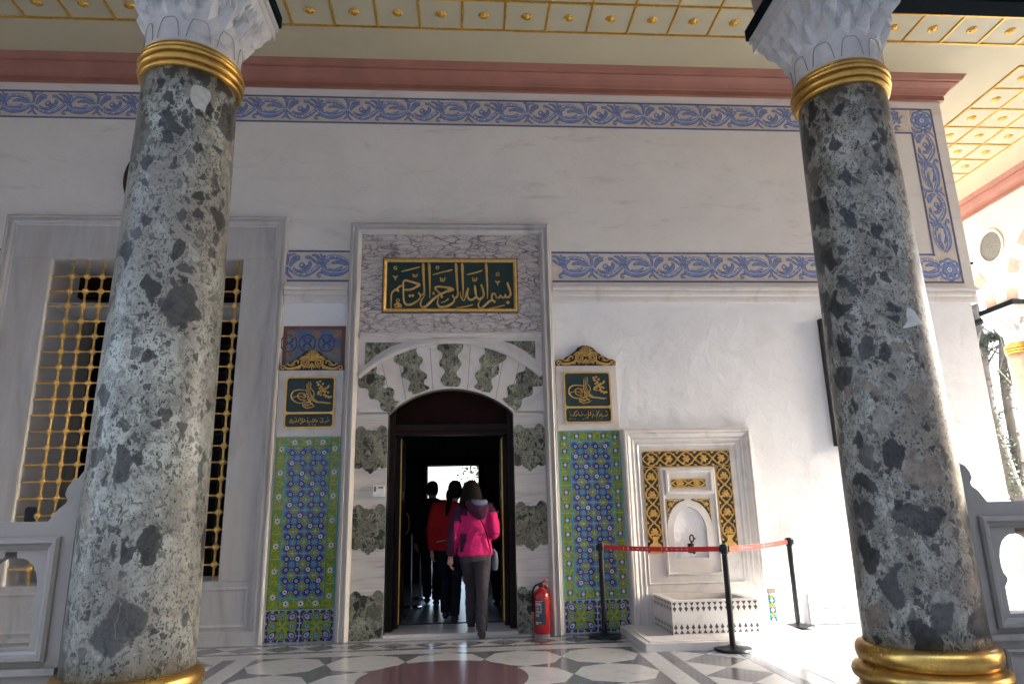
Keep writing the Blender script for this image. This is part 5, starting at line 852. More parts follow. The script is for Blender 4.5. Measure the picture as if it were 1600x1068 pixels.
MB().tube([(2.53+.022*math.cos(R(30*k)), D-.05, .955+.038*math.sin(R(30*k))) for k in range(13)], .009, 8).build('tap_handle', m_brz, tp, True)
MB().tube([(2.522, D-.05, .89), (2.528, D-.05, .92)], .012, 8).tube([(2.552, D-.05, .955), (2.572, D-.05, .952)], .009, 8).build('tap_stem', m_brz, tp, True)
# basin and platform
MB().prism(rect(1.665, 3.375, 6.70, 7.80), [], 0, .068, 'xy').build('platform', m_font, fo_)
pl2 = MB().prism(rect(1.72, 3.32, 6.76, 7.79), [rect(1.76, 3.28, 6.80, 7.75)], .068, .076, 'xy').build('platform_rim', m_font, fo_)
for k in range(5): MB().box(1.77, 3.27, 6.84+k*.06, 6.852+k*.06, .068, .0725).build('platform_fluting', m_font, fo_)
bx = (2.042, 2.922, 7.09, 7.80, .0685, .388)
bs = MB().prism(rect(bx[0], bx[1], bx[2], bx[3]), [rect(bx[0]+.085, bx[1]-.085, bx[2]+.085, bx[3]-.08)], bx[4], bx[5], 'xy').build('basin', m_font, fo_)
MB().box(bx[0]+.08, bx[1]-.08, bx[2]+.08, bx[3]-.07, bx[4]+.002, .16).build('basin_floor', m_bal, bs)
m_nick = plain('incised_dark', (.06, .058, .055), .8)
def nick(x, z0, up):
    s_ = 1 if up else -1; z = lambda v: z0+s_*v
    y = bx[2]-.0012
    MB().add([(x-.023, y, z(0)), (x+.023, y, z(0)), (x, y, z(-.035)), (x-.019, y, z(-.055)), (x+.019, y, z(-.055)), (x, y, z(-.09))], [(0, 2, 1), (2, 3, 5), (2, 5, 4)]).build('incised_mark', m_nick, bs)
for i in range(15): nick(bx[0]+.028+i*.059, .372, True); nick(bx[0]+.028+i*.059, .082, False)
for i in range(12):
    y = bx[2]+.03+i*.055; x = bx[0]-.0012
    MB().add([(x, y-.02, .372), (x, y+.02, .372), (x, y, .337), (x, y-.016, .317), (x, y+.016, .317), (x, y, .282)], [(0, 2, 1), (2, 3, 5), (2, 5, 4)]).add([(x, y-.02, .082), (x, y+.02, .082), (x, y, .117), (x, y-.016, .137), (x, y+.016, .137), (x, y, .172)], [(0, 2, 1), (2, 3, 5), (2, 5, 4)]).build('incised_mark', m_nick, bs)
# low tile dado at the sunlit end
dd = thing('tile_dado', (4.6, D, 0), 'low dado of blue tiles, their glaze paled for sun glare', 'tile panel')
TM_ = TM; pal = lambda n, c: glaze(n, c, .05); TM = [pal('sunwashed_blue', (.5, .55, .64)), pal('sunwashed_navy', (.36, .40, .55)), pal('sunwashed_teal', (.46, .57, .6)), pal('sunwashed_green', (.54, .57, .48)), pal('sunwashed_yellow', (.6, .57, .46)), pal('sunwashed_white', (.66, .67, .69)), pal('sunwashed_lilac', (.55, .58, .66)), pal('sunwashed_leaf', (.46, .54, .46)), pal('sunwashed_turquoise', (.44, .58, .62))]  # paler glaze set: the sun's wash-out is put into the tile colours
me = tile_field(.226, .15); TM = TM_
MB().box(3.80, 6.3, D-.006, D-.0006, .015, .335).build('grout', m_grout, dd)
for i in range(11):
    for j in range(2): link('tile', me, dd, (3.92+i*.23, D-.011, .095+j*.156))
tag(MB().box(3.345, 3.435, D-.03, D-.0005, .35, .40).build('stone_bracket', m_bal), 'small worn stone block beside the fountain frame', 'stone')
gt = thing('tile_fragment', (3.39, D, 0), 'narrow strip of green tile beside the fountain frame', 'tile panel')
me = tile_border(.085, .095, 1, True, 1)
for j in range(3): link('border_tile', me, gt, (3.39, D-.008, .075+j*.1))
# ---------------------------------------------------------------- columns
m_capdk = plain('capital_groove', (.22, .20, .185), .7)
def rib_ring(prof, cx, name, parent, m=None): return MB().lathe(prof, cx[0], cx[1], 72).build(name, m or m_brass, parent, True, 35)
def column(x, y, mshaft, label, detail=True, group=None):
    c = thing('column', (x, y, 0), label, 'column', group)
    n = 96 if detail else 32
    def wob(a, r, z): return r*(1+.004*math.sin(3*a+z*2)+.003*math.sin(7*a-3*z))
    prof = [(.3065+(.268-.3065)*t+.006*math.sin(math.pi*t), .535+(3.835-.535)*t) for t in [i/24 for i in range(25)]]
    MB().lathe(prof, x, y, n, rfun=wob).build('shaft', mshaft, c, True)
    # gilt bands
    def tor(z0, r0, steps):
        pr = []
        for (dz, r1, kind) in steps:
            for k in range(7): a = math.pi*k/6; pr.append((r0+r1*math.sin(a), z0+dz*(1-math.cos(a))/2))
            z0 += dz
        return pr
    top = [(.262, 3.826), (.276, 3.828)]+tor(3.83, .276, ((.036, .016, 0),))+tor(3.868, .283, ((.05, .022, 0),))+tor(3.92, .288, ((.036, .018, 0), (.03, .008, 0)))+[(.29, 3.99), (.272, 4.006), (.262, 4.006)]
    MB().lathe(top, x, y, n, caps=False).build('neck_ring', m_brass, c, True, 45)
    bot = [(.30, .545), (.318, .543)]+tor(.44, .325, ((.1, .03, 0),))[::-1]+tor(.345, .33, ((.09, .055, 0),))[::-1]+tor(.30, .34, ((.045, .012, 0),))[::-1]+tor(.21, .345, ((.09, .05, 0),))[::-1]+[(.36, .2), (.30, .2)]
    MB().lathe(bot, x, y, n, caps=False).build('base_ring', m_brass, c, True, 45)
    bsx = MB().lathe([(.37, .2), (.40, .17), (.41, .13), (.38, .1)], x, y, n); bsx.box(x-.44, x+.44, y-.44, y+.44, -.01, .1); bsx.build('base', m_bal, c)
    # stalactite capital: round drum, tiers of lozenges, square top
    N = 96; vs = []; rows = []
    def rowv(f):
        for i in range(N):
            a = 2*math.pi*i/N; tr_ = abs((i % 6)/3-1); z, r, sq = f(tr_)
            rs_ = min(1/max(1e-6, abs(math.cos(a))), 1/max(1e-6, abs(math.sin(a))))
            rr = r*((1-sq)+sq*min(rs_, 1.36)); vs.append((x+rr*math.cos(a), y+rr*math.sin(a), z))
        rows.append(0)
    for f in (lambda q: (4.004, .272, 0), lambda q: (4.10, .274, 0), lambda q: (4.165, .279, 0), lambda q: (4.172+.05*q, .283, 0), lambda q: (4.215+.02*q, .280+.036*(1-q), .02), lambda q: (4.285, .276+.075*(1-q), .10), lambda q: (4.33+.055*(1-q), .315+.012*q, .25), lambda q: (4.395+.02*(1-q), .290+.075*q, .5), lambda q: (4.445, .335+.02*q, .75), lambda q: (4.50, .366, 1)): rowv(f)
    L_ = len(rows)
    fs = [(k*N+i, k*N+(i+1) % N, (k+1)*N+(i+1) % N, (k+1)*N+i) for k in range(L_-1) for i in range(N)]
    fs += [tuple((L_-1)*N+i for i in range(N)), tuple(range(N-1, -1, -1))]
    cap = MB().add(vs, fs).build('capital', m_cap, c)
    if detail:
        for k in range(10):              # incised arches round the drum
            a0 = R(36*k+8); pts = []
            for j in range(11):
                t_ = j/10; da = (t_-.5)*R(28); zz = 4.02+.135*(1-abs(2*t_-1)**5)
                pts.append((x+.2795*math.cos(a0+da), y+.2795*math.sin(a0+da), zz))
            MB().tube(pts, .0022, 5).build('incised_arch', m_capdk, cap)
    MB().box(x-.372, x+.372, y-.372, y+.372, 4.50, 4.575).box(x-.385, x+.385, y-.385, y+.385, 4.575, 4.628).build('abacus', m_cap, c)
    MB().box(x-.402, x+.402, y-.402, y+.402, 4.628, 4.715).build('impost_band', m_tie, c)
    return c
colL = column(XL, YC, m_verdL, 'pale green breccia column with gilt rings left of the door')
colR = column(XR, YC, m_verdR, 'dark grey breccia column with gilt rings right of the door')
m_patch = plain('repair_mortar', (.36, .35, .30), .8, vary=.15, scale=30, bump=.2)
def patch(c, x, pts, lab):
    sm = cat_rom(pts+[pts[0]], 3)[:-1]; vs = []; n = len(sm)
    ca = sum(p[0] for p in sm)/n; cz = sum(p[1] for p in sm)/n
    for k in (1, .66, .33, .02):
        for a, z in sm:
            a, z = ca+(a-ca)*k, cz+(z-cz)*k; q = (z-.535)/3.3; r = .3065-.0385*q+.006*math.sin(math.pi*q)+.004
            vs.append((x+r*math.cos(R(a)), YC+r*math.sin(R(a)), z))
    fs = [(j*n+i, j*n+(i+1) % n, (j+1)*n+(i+1) % n, (j+1)*n+i) for j in range(3) for i in range(n)]
    tag(MB().add(vs, fs+[tuple(range(3*n, 4*n))]).build('repair_patch', m_patch, c, True), lab)
patch(colL, XL, [(-66.1, 3.698), (-62.7, 3.72), (-57.0, 3.724), (-50.0, 3.721), (-43.9, 3.701), (-43.6, 3.657), (-47.1, 3.609), (-48.8, 3.564), (-53.5, 3.574), (-59.3, 3.574), (-64.5, 3.605), (-66.6, 3.646)], 'pale mortar repair near the top of the shaft')
patch(colR, XR, [(-87.5, 2.352), (-78.8, 2.328), (-74.6, 2.285), (-70.7, 2.261), (-85.2, 2.238), (-96.6, 2.229), (-90.5, 2.269), (-90.4, 2.307)], 'pale mortar repair halfway up the shaft')
m_plaincol = plain('brown_column_stone', (.34, .24, .17), .35, vary=.2)
XS = 9.93                                # line of the side arcade
sy = [7.5, 11.15, 14.8, 18.45]
column(XS, sy[1], m_plaincol, 'brown marble column of the side arcade seen past the right column', False)
for yy in (sy[0], sy[2], sy[3]): column(XS, yy, m_plaincol, 'brown marble column of the side arcade beyond the frame', False, 'columns of the side arcade')
column(XS, YC, m_plaincol, 'brown marble corner column where the two arcades meet', False)
for xx in (-5.875, 6.687): column(xx, YC, m_verdL, 'breccia column of the front arcade beyond the frame', False, 'outer columns of the front arcade')
# arcade walls above the columns
def arch_pts(c0, c1, hw, zs, rise, n=20):
    c = (c0+c1)/2; a = (c1-c0)/2-hw
    return [(c-a*math.cos(math.pi*i/n), zs+rise*math.sin(math.pi*i/n)) for i in range(n+1)]
def arcade(name, cols, plane, a0, a1, z1, label, mat, vis=()):
    w = thing(name, ((0, a0, 4.7) if plane == 'xz' else (a0, 0, 4.7)), label, 'arcade')
    pts = [(cols[0]-.40, 4.72)]
    for c0, c1 in zip(cols[:-1], cols[1:]): pts += [(c0+.38, 4.72)]+arch_pts(c0, c1, .38, 4.72, 1.2 if c1-c0 > 3.5 else 1.05)[1:-1]+[(c1-.38, 4.72)]
    pts += [(cols[-1]+.40, 4.72), (cols[-1]+.40, z1), (cols[0]-.40, z1)]
    MB().prism(pts, [], a0, a1, plane).build('arch_wall', mat, w)
    for ci in range(len(cols)-1):
        c0, c1 = cols[ci], cols[ci+1]; c = (c0+c1)/2; A = (c1-c0)/2-.38; H_ = 1.2 if c1-c0 > 3.5 else 1.05; n = 17
        for k in range(n):
            q = []
            for kk, dr in ((k, 0), (k+.5, 0), (k+1, 0), (k+1, .25), (k+.5, .25), (k, .25)):
                t_ = math.pi*(kk+(.03 if kk == k else -.03 if kk == k+1 else 0))/n; q.append((c-(A+dr+.001)*math.cos(t_), 4.722+(H_+dr+.001)*math.sin(t_)))
            MB().prism(q, [], a0-.008, a0+.05, plane).build('voussoir', m_pink if k % 2 == 0 else m_mar2, w)
        if plane == 'xz' and ci != 2: MB().box(c0+.403, c1-.403, (a0+a1)/2-.07, (a0+a1)/2+.07, 4.634, 4.71).build('tie_beam', m_tie, w)
        if plane == 'yz': MB().box((a0+a1)/2-.07, (a0+a1)/2+.07, c0+.403, c1-.403, 4.634, 4.71).build('tie_beam', m_tie, w)
    return w
m_arcst = marble('arcade_marble', (.66, .62, .57), (.5, .46, .42), .8, .4, .5, stain=(.56, .49, .42))
fa = arcade('front_arcade', [-10.06, -5.875, XL, XR, 6.687, XS], 'xz', YC-.26, YC+.26, 7.0, 'front arcade of brown stone arches on dark tie beams above the columns', m_brownst)
sa = arcade('side_arcade', [YC, 7.5, 11.15, 14.8, 18.45, 22.1], 'yz', XS-.25, XS+.25, 7.0, 'pale marble side arcade with pink striped arches beyond the wall corner', m_arcst)
vs = []
for d, z in cp: vs += [(XS-.2505-d, 4.2, z), (XS-.2505-d, 26, z)]
MB().add(vs, [(2*i, 2*i+1, 2*i+3, 2*i+2) for i in range(len(cp)-1)]).build('cornice', m_terra, sa)
rd = [(11.12+.255*math.cos(R(10*k)), 5.84+.275*math.sin(R(10*k))) for k in range(36)]; rd2 = [(11.12+.30*math.cos(R(10*k)), 5.84+.32*math.sin(R(10*k))) for k in range(36)]
MB().prism(rd2, [rd], XS-.285, XS-.249, 'yz').build('roundel_rim', m_arcst, sa); MB().prism(rd, [], XS-.262, XS-.249, 'yz').build('roundel', m_slate, sa)
# unseen overhang added round the portico, its edge cuts the sun
ev = thing('added_eaves', (4, 2, 5), 'unseen lead covered overhang added round the portico to block sun', 'roof')
MB().add([(-14, 3.5, 6.6), (10.28, 3.5, 6.6), (11.25, 1.95, 5.0), (-14, 1.95, 5.0), (-14, 3.5, 6.7), (10.28, 3.5, 6.7), (11.25, 1.95, 5.08), (-14, 1.95, 5.08)], [(0, 1, 2, 3), (7, 6, 5, 4), (3, 2, 6, 7), (0, 3, 7, 4), (0, 4, 5, 1), (1, 5, 6, 2)]).build('added_front_eave', m_lead, ev)
MB().add([(10.282, 3.5, 6.6), (10.282, 9.6, 6.6), (11.25, 9.6, 5.0), (11.25, 1.955, 5.0), (10.282, 3.5, 6.7), (10.282, 9.6, 6.7), (11.25, 9.6, 5.08), (11.25, 1.955, 5.08)], [(0, 1, 2, 3), (7, 6, 5, 4), (3, 2, 6, 7), (0, 3, 7, 4), (0, 4, 5, 1), (1, 5, 6, 2)]).build('added_side_eave', m_lead, ev)
MB().box(-12, 10.3, 3.5, 30, 7.05, 7.2).build('roof_deck', m_lead, ev)
# ---------------------------------------------------------------- marble parapets with pierced panels
def lobed(cx, z0, z1, hw):
    hgt = z1-z0; h = [(0, 0), (1, 0), (1, .30), (.93, .34), (.84, .38), (.85, .43), (.95, .47), (1.0, .55), (.99, .66), (.92, .76), (.78, .85), (.58, .905), (.40, .93), (.26, .925), (.2, .95), (.2, 1.0)]
    r = [(cx+hw*a, z0+hgt*b) for a, b in h[1:]]
    return r+[(2*cx-p[0], p[1]) for p in r[::-1]]
def parapet(xa, sgn, n, label):
    p = thing('parapet', (xa+sgn*1.5, YC, 0), label, 'parapet'); X = lambda d: xa+sgn*d
    L = .62*n
    holes = [[(X(.30+.60*i)+sgn*(q[0]), q[1]) for q in lobed(0, .676, 1.125, .148)] for i in range(n)]
    out = [(X(0), .10), (X(L), .10), (X(L), 1.272), (X(0), 1.272)]
    MB().prism(out, holes, YC-.055, YC+.055).build('pierced_panel', m_bal, p)
    for i in range(n):
        x0, x1 = sorted((X(.06+.60*i), X(.56+.60*i)))
        moulding(x0, x1, .60, 1.195, [(0, .018), (.012, .034), (.028, .036), (.04, .02), (.055, .012)], YC-.055, ('panel_moulding', 'panel_moulding'), m_bal, p, 'ltrb')
        moulding(x0+.02, x1-.02, .2, .50, [(0, .012), (.012, .024), (.028, .012)], YC-.055, ('panel_moulding', 'panel_moulding'), m_bal, p, 'ltrb')
    MB().box(min(X(0), X(L)), max(X(0), X(L)), YC-.085, YC+.085, .545, .575).build('string_course', m_bal, p)
    MB().box(min(X(0), X(L)), max(X(0), X(L)), YC-.10, YC+.10, -.01, .10).build('plinth', m_bal, p)
    sc_ = [(-.03, 1.272), (-.03, 1.56), (.0, 1.525), (.022, 1.49), (.05, 1.475), (.072, 1.44), (.078, 1.405), (.062, 1.38), (.07, 1.36), (.10, 1.335), (.125, 1.30), (.145, 1.272)]
    MB().prism([(X(a), b) for a, b in sc_], [], YC-.05, YC+.05).build('scroll_end', m_bal, p)
    return p
parapet(-2.005, -1, 5, 'grey marble parapet with pierced lobed openings left of the pale column')
parapet(2.822, 1, 5, 'grey marble parapet with pierced lobed openings right of the dark column')
sp = thing('side_parapet', (XS, 9, 0), 'grey marble parapet of the side arcade', 'parapet')
for ya, yb in zip([YC]+sy[:-1], sy): MB().box(XS-.06, XS+.06, ya+.46, yb-.46, 0, 1.05).build('parapet_slab', m_bal, sp)
# ---------------------------------------------------------------- queue barrier
m_blk = plain('black_plastic', (.007, .0075, .010), .4, spec=.35, vary=.15); m_redb = plain('red_webbing', (.62, .025, .02), .6, vary=.06, bump=.2, bscale=200)
m_print = plain('belt_print', (.75, .35, .33), .6)
ST = [(1.446, 7.54), (2.462, 6.64), (3.615, 7.73)]
def stanchion2(x, y, label):
    s_ = thing('stanchion', (x, y, 0), label, 'barrier post', 'queue barrier posts')
    MB().lathe([(.165, .002), (.172, .012), (.166, .026), (.06, .036), (.033, .05)], x, y, 40).build('base', m_blk, s_, True, 40)
    MB().lathe([(.0275, .04), (.0275, .86)], x, y, 24).build('post', m_blk, s_, True, 40)
    MB().lathe([(.0275, .85), (.036, .853), (.036, .925), (.033, .938), (.01, .942)], x, y, 24).build('head', m_blk, s_, True, 40)
    sl = MB()
    for dx_, dy_ in ((.036, 0), (-.036, 0), (0, .036), (0, -.036)): sl.box(x+dx_-.012, x+dx_+.012, y+dy_-.012, y+dy_+.012, .868, .922)
    sl.build('belt_slot', m_blk, s_)
stanchion2(*ST[0], 'black barrier post in front of the right tile panel'); stanchion2(*ST[1], 'black barrier post in front of the fountain basin, nearest the viewer'); stanchion2(*ST[2], 'black barrier post in the sunlight right of the fountain')
def belt(a, b, label):
    n = 16; vs = []; d = Vector((b[0]-a[0], b[1]-a[1], 0)); L = d.length; d.normalize(); nn = Vector((-d.y, d.x, 0))*.001
    for i in range(n+1):
        t_ = i/n; x, y = a[0]+(b[0]-a[0])*t_, a[1]+(b[1]-a[1])*t_; sag = -.012*4*t_*(1-t_)
        for off in (nn, -nn): vs += [(x+off.x, y+off.y, .873+sag), (x+off.x, y+off.y, .920+sag)]
    fs = []
    for i in range(n): k = 4*i; fs += [(k, k+4, k+5, k+1), (k+2, k+3, k+7, k+6), (k+1, k+5, k+7, k+3), (k, k+2, k+6, k+4)]
    o = MB().add(vs, fs).build('belt', m_redb); tag(o, label, 'belt')
    for c_ in (.28, .62):
        mb = MB()
        for j, (w, hh) in enumerate(((.008, .024), (.02, .028), (.012, .012), (.03, .010), (.014, .012), (.02, .010))):
            t_ = c_+(-.10+j*.045)/L*1.2; x, y = a[0]+(b[0]-a[0])*t_, a[1]+(b[1]-a[1])*t_; sag = -.012*4*t_*(1-t_)
            p = Vector((x, y, .897+sag))+Vector((d.y, -d.x, 0))*.0016
            mb.add([p-d*w/2+Vector((0, 0, -hh/2)), p+d*w/2+Vector((0, 0, -hh/2)), p+d*w/2+Vector((0, 0, hh/2)), p-d*w/2+Vector((0, 0, hh/2))], [(0, 1, 2, 3)])
        mb.build('printed_mark', m_print, o)
belt((ST[0][0]+.03, ST[0][1]-.03), (ST[1][0]-.03, ST[1][1]+.03), 'red webbing belt stretched in front of the fountain'); belt((ST[1][0]+.03, ST[1][1]+.03), (ST[2][0]-.03, ST[2][1]-.03), 'red webbing belt running into the sunlight')
# ---------------------------------------------------------------- fire extinguisher
fe = thing('fire_extinguisher', (.812, 7.70, 0), 'red fire extinguisher with paper label standing beside the door', 'extinguisher')
m_red = plain('red_enamel', (.42, .012, .014), .22, vary=.1, coat=.4); X_, Y_ = .812, 7.70
MB().lathe([(.075, .032), (.084, .04), (.086, .06), (.086, .40), (.078, .44), (.055, .468), (.03, .482), (.024, .50)], X_, Y_, 40).build('cylinder', m_red, fe, True, 50)
MB().lathe([(.080, .0), (.082, .004), (.082, .033)], X_, Y_, 32).build('foot_ring', plain('grey_foot', (.32, .28, .27), .5), fe, True, 50)
MB().lathe([(.022, .495), (.028, .50), (.028, .53), (.02, .54)], X_, Y_, 16).build('valve', m_dark, fe, True, 40)
MB().tube([(X_-.03, Y_, .525), (X_+.02, Y_, .545), (X_+.07, Y_, .585)], [.010, .011, .008], 8).build('lever', m_red, fe, True)
MB().tube([(X_-.02, Y_, .51), (X_+.03, Y_, .515), (X_+.075, Y_, .50)], [.009, .010, .009], 8).build('carry_handle', m_red, fe, True)
MB().tube(cat_rom([(X_-.02, Y_-.01, .52), (X_-.06, Y_-.02, .515), (X_-.092, Y_-.02, .46), (X_-.096, Y_-.01, .36), (X_-.094, Y_, .25)], 4), .011, 8).build('hose', m_dark, fe, True)
def wrap(a0, a1, z0, z1, m, nm, r=.0868, par=None):
    k = 8; vs = []
    for i in range(k+1):
        a = R(a0+(a1-a0)*i/k); vs += [(X_+r*math.cos(a), Y_+r*math.sin(a), z0), (X_+r*math.cos(a), Y_+r*math.sin(a), z1)]
    return MB().add(vs, [(2*i, 2*i+2, 2*i+3, 2*i+1) for i in range(k)]).build(nm, m, par or fe, True)
m_lab = plain('label_navy', (.03, .036, .06), .4); m_labw = plain('label_white', (.55, .55, .55), .5); m_labg = plain('label_green', (.03, .09, .07), .5)
lb = wrap(212, 292, .13, .36, m_lab, 'label')
for z0, z1, a0, a1 in ((.355, .362, 214, 268), (.322, .338, 216, 262), (.342, .348, 220, 255), (.245, .252, 216, 262), (.147, .156, 216, 264), (.134, .142, 216, 236), (.31, .316, 255, 264), (.295, .301, 252, 262), (.28, .288, 256, 268), (.262, .270, 250, 262)): wrap(a0, a1, z0, z1, m_labw, 'label_text', .0872, lb)
for z in (.305, .29, .275, .26, .228, .218, .208): wrap(218, 246, z, z+.005, m_labw, 'label_text', .0872, lb)
wrap(218, 254, .165, .20, m_labg, 'label_field', .0872, lb); wrap(272, 282, .325, .34, m_labg, 'label_seal', .0872, lb)
# ---------------------------------------------------------------- small things on the wall
bxn = thing('wall_box', (-.95, D, 1.47), 'small white control box on the left door jamb', 'box')
MB().box(-1.012, -.885, D-.045, D-.0125, 1.475, 1.60).build('case', plain('white_plastic', (.78, .77, .75), .5), bxn)
MB().box(-1.0, -.98, D-.047, D-.0448, 1.53, 1.585).box(-.955, -.90, D-.047, D-.0448, 1.565, 1.58).build('print', plain('print_brown', (.2, .09, .07), .5), bxn)
tag(MB().box(4.345, 5.25, D-.075, D-.0006, 1.955, 3.50).build('information_board', plain('dark_board', (.012, .012, .014), .6)), 'dark board on the wall, its edge showing left of the dark column', 'board')
tag(MB().prism([(-3.55+.54*math.cos(R(7.5*k)), 5.27+.54*math.sin(R(7.5*k))) for k in range(48)], [rect(-3.6, -3.5, 5.2, 5.3)], D-.06, D-.0006).build('wall_medallion', plain('dark_maroon_wood', (.035, .012, .012), .5)), 'dark maroon round medallion half hidden behind the pale column', 'medallion')
tag(MB().prism(rrect(-4.70, -4.58, 1.28, 1.44, .03), [], D+.02, D+.045).build('lock_box', m_blk), 'small black box hanging on the gilt grille', 'box')
nb = MB().tube([(6.488, D+.02, 4.26), (6.53, D+.02, 4.265)], .018, 8).build('hook', m_dark); tag(nb, 'small black hook on the wall corner', 'hook')
# ---------------------------------------------------------------- people
m_skin = plain('skin', (.50, .30, .22), .5, vary=.08); m_hair = plain('dark_hair', (.010, .0055, .0045), .7, vary=.4, scale=60, bump=.4, bscale=120, spec=.12)
def cloth(n, c, v=.12):
    t = NT(n); t.coord(); n1 = t.noise(9, 5, .6, .8); t.bump(t.math('ADD', t.noise(16, 4, .55, 1.2), t.math('MULTIPLY', t.noise(300, 2), .05)), .35, .02)
    return t.done(t.mix(n1, tuple(x*(1-v) for x in c), tuple(min(1, x*(1+v)) for x in c)), .8, spec=.2)
def limb(mb, a, b, r0, r1, mid=None, n=6):
    a, b = Vector(a), Vector(b); ax = b-a
    for_ = [(a+ax*(i/n), r0+(r1-r0)*(i/n)+(mid or 0)*math.sin(math.pi*i/n)) for i in range(n+1)]
    mb.loft([(p, r, r, ax) for p, r in for_])
def hand(mb, w, d, side, k=1.0):
    # palm with four curled fingers and a thumb
    w = Vector(w); d = Vector(d).normalized(); f = Vector((0, 1, 0)); s_ = d.cross(f).normalized()
    f = s_.cross(d)
    mb.loft([(w, .024*k, .017*k, d), (w+d*.03*k, .030*k, .014*k, d), (w+d*.075*k, .034*k, .013*k, d), (w+d*.088*k, .028*k, .010*k, d)])
    for i, (o, ln) in enumerate(((-.026, .058), (-.009, .066), (.009, .062), (.025, .048))):
        p = w+d*.08*k+f*(o*k); pts = [p, p+d*ln*.45*k+s_*(-side*.010*k), p+d*ln*.75*k+s_*(-side*.030*k), p+d*ln*.8*k+s_*(-side*.046*k)]
        mb.tube(pts, [.0088*k, .0085*k, .008*k, .0065*k], 8)
    p = w+d*.025*k+f*(.026*k); mb.tube([p, p+f*.022*k+d*.02*k, p+f*.024*k+d*.048*k-s_*side*.012*k], [.011*k, .010*k, .0075*k], 8)
def person(base, H, rz, label, jm, tm, pose, vox=.014, hair='bob', shoe=None, coat=.48, full=True):
    p = thing('person', (0, 0, 0), label, 'person'); k = H/1.62
    st_, sw = pose.get('stand', .0), pose.get('step', .25)    # rear foot (standing) and front foot offset
    lean = pose.get('lean', .02)
    hipz = .84; fl_ = base[2]
    # joints, y = walking direction
    hr, hl = Vector((.085, .03, hipz)), Vector((-.085, .04, hipz))
    ar, al = Vector((.06, -.03, .085)), Vector((pose.get('lx', -.06), sw, .10))
    kr, kl = Vector((.075, .03, .46)), Vector((pose.get('lx', -.06)-.01, sw*.62+.08, .48))
    ch = Vector((0, .03+lean, 1.16)); nk = Vector((0, .03+lean, 1.36)); hd = Vector((pose.get('hx', 0), .055+lean, 1.49))
    sr, sl = Vector((.165, .03+lean, 1.29)), Vector((-.165, .03+lean, 1.29))
    er, el = Vector(pose.get('er', (.225, .0, 1.02))), Vector(pose.get('el', (-.225, .0, 1.02)))
    wr, wl = Vector(pose.get('wr', (.22, .06, .80))), Vector(pose.get('wl', (-.215, .05, .79)))
    M_ = Matrix.Translation(Vector(base)) @ Matrix.Rotation(rz, 4, 'Z') @ Matrix.Scale(k, 4)
    def fin(mb): mb.v = [tuple(M_ @ Vector(q)) for q in mb.v]; return mb
    b = MB()
    b.loft([(hd+Vector((0, .0, -.115)), .035, .04), (hd+Vector((0, .01, -.09)), .055, .068), (hd+Vector((0, .004, -.03)), .070, .086), (hd+Vector((0, 0, .03)), .076, .094), (hd+Vector((0, -.004, .08)), .066, .082), (hd+Vector((0, -.006, .115)), .03, .04)])
    b.ball(hd+Vector((0, .098, -.025)), .014, .018, .022); b.ball(hd+Vector((0, .085, -.065)), .026, .012, .009)
    for s_ in (1, -1): b.ball(hd+Vector((s_*.077, -.005, -.01)), .010, .018, .030); b.ball(hd+Vector((s_*.03, .083, .005)), .016, .010, .009)
    limb(b, nk+Vector((0, 0, -.08)), hd+Vector((0, -.01, -.08)), .055, .050)
    b.loft([((0, .03, hipz-.03), .12, .08), ((0, .03, 1.0), .11, .075), (ch, .13, .085), (nk+Vector((0, 0, -.05)), .12, .06), (nk, .05, .05)])
    for s0, e0, w0, s_ in ((sr, er, wr, 1), (sl, el, wl, -1)):
        limb(b, s0, e0, .042, .036); limb(b, e0, w0, .036, .025)
        dr = (w0-e0).normalized(); hand(b, w0, dr, s_)
    for h_, n_, a_ in ((hr, kr, ar), (hl, kl, al)): limb(b, h_, n_, .065, .045); limb(b, n_, a_, .045, .033)
    remeshed(fin(b), 'body', m_skin, p, vox*.62*k if full else vox*k, 3)
    j = MB()
    hem = coat*1.62
    j.loft([((0, .03, hem), .195, .145), ((0, .03, hem+.06), .190, .142), ((0, .028, hem+.16), .175, .132), ((0, .03, 1.06), .172, .130), (ch+Vector((0, 0, .02)), .185, .128), ((0, .03+lean, 1.27), .185, .110), ((0, .03+lean, 1.335), .125, .085), ((0, .035+lean, 1.375), .075, .072)])
    for s0, e0, w0 in ((sr, er, wr), (sl, el, wl)):
        j.ball(s0, .075, .072, .07); limb(j, s0, e0, .072, .062, .004); j.ball(e0, .060, .060, .060); limb(j, e0, w0+(e0-w0).normalized()*.01, .061, .046, .004)
    jk = remeshed(fin(j), 'jacket', jm if isinstance(jm, list) else [jm], p, vox*k, 4, fold=.011)
    tr = MB()
    tr.loft([((0, .035, hipz+.10), .15, .115), ((0, .03, hipz), .165, .128), ((0, .03, hipz-.08), .155, .115)])
    for h_, n_, a_ in ((hr, kr, ar), (hl, kl, al)): limb(tr, h_, n_, .094, .066, .004); tr.ball(n_, .064, .066, .066); limb(tr, n_, a_+Vector((0, 0, -.02)), .065, .058, .006)
    remeshed(fin(tr), 'trousers', tm, p, vox*k, 4, fold=.008)
    for a_, rear in ((ar, True), (al, False)):
        s_ = MB(); z0 = a_.z-.085
        s_.loft([(a_+Vector((0, -.055, z0-a_.z+.02)), .030, .035, (0, 1, 0)), (a_+Vector((0, -.03, -.045)), .042, .042, (0, 1, 0)), (a_+Vector((0, .03, -.05)), .044, .040, (0, 1, 0)), (a_+Vector((0, .10, -.06)), .047, .028, (0, 1, 0)), (a_+Vector((0, .165, -.066)), .030, .018, (0, 1, 0))])
        remeshed(fin(s_), 'shoe', shoe or m_blk, p, .010*k, 3)
    h_ = MB()
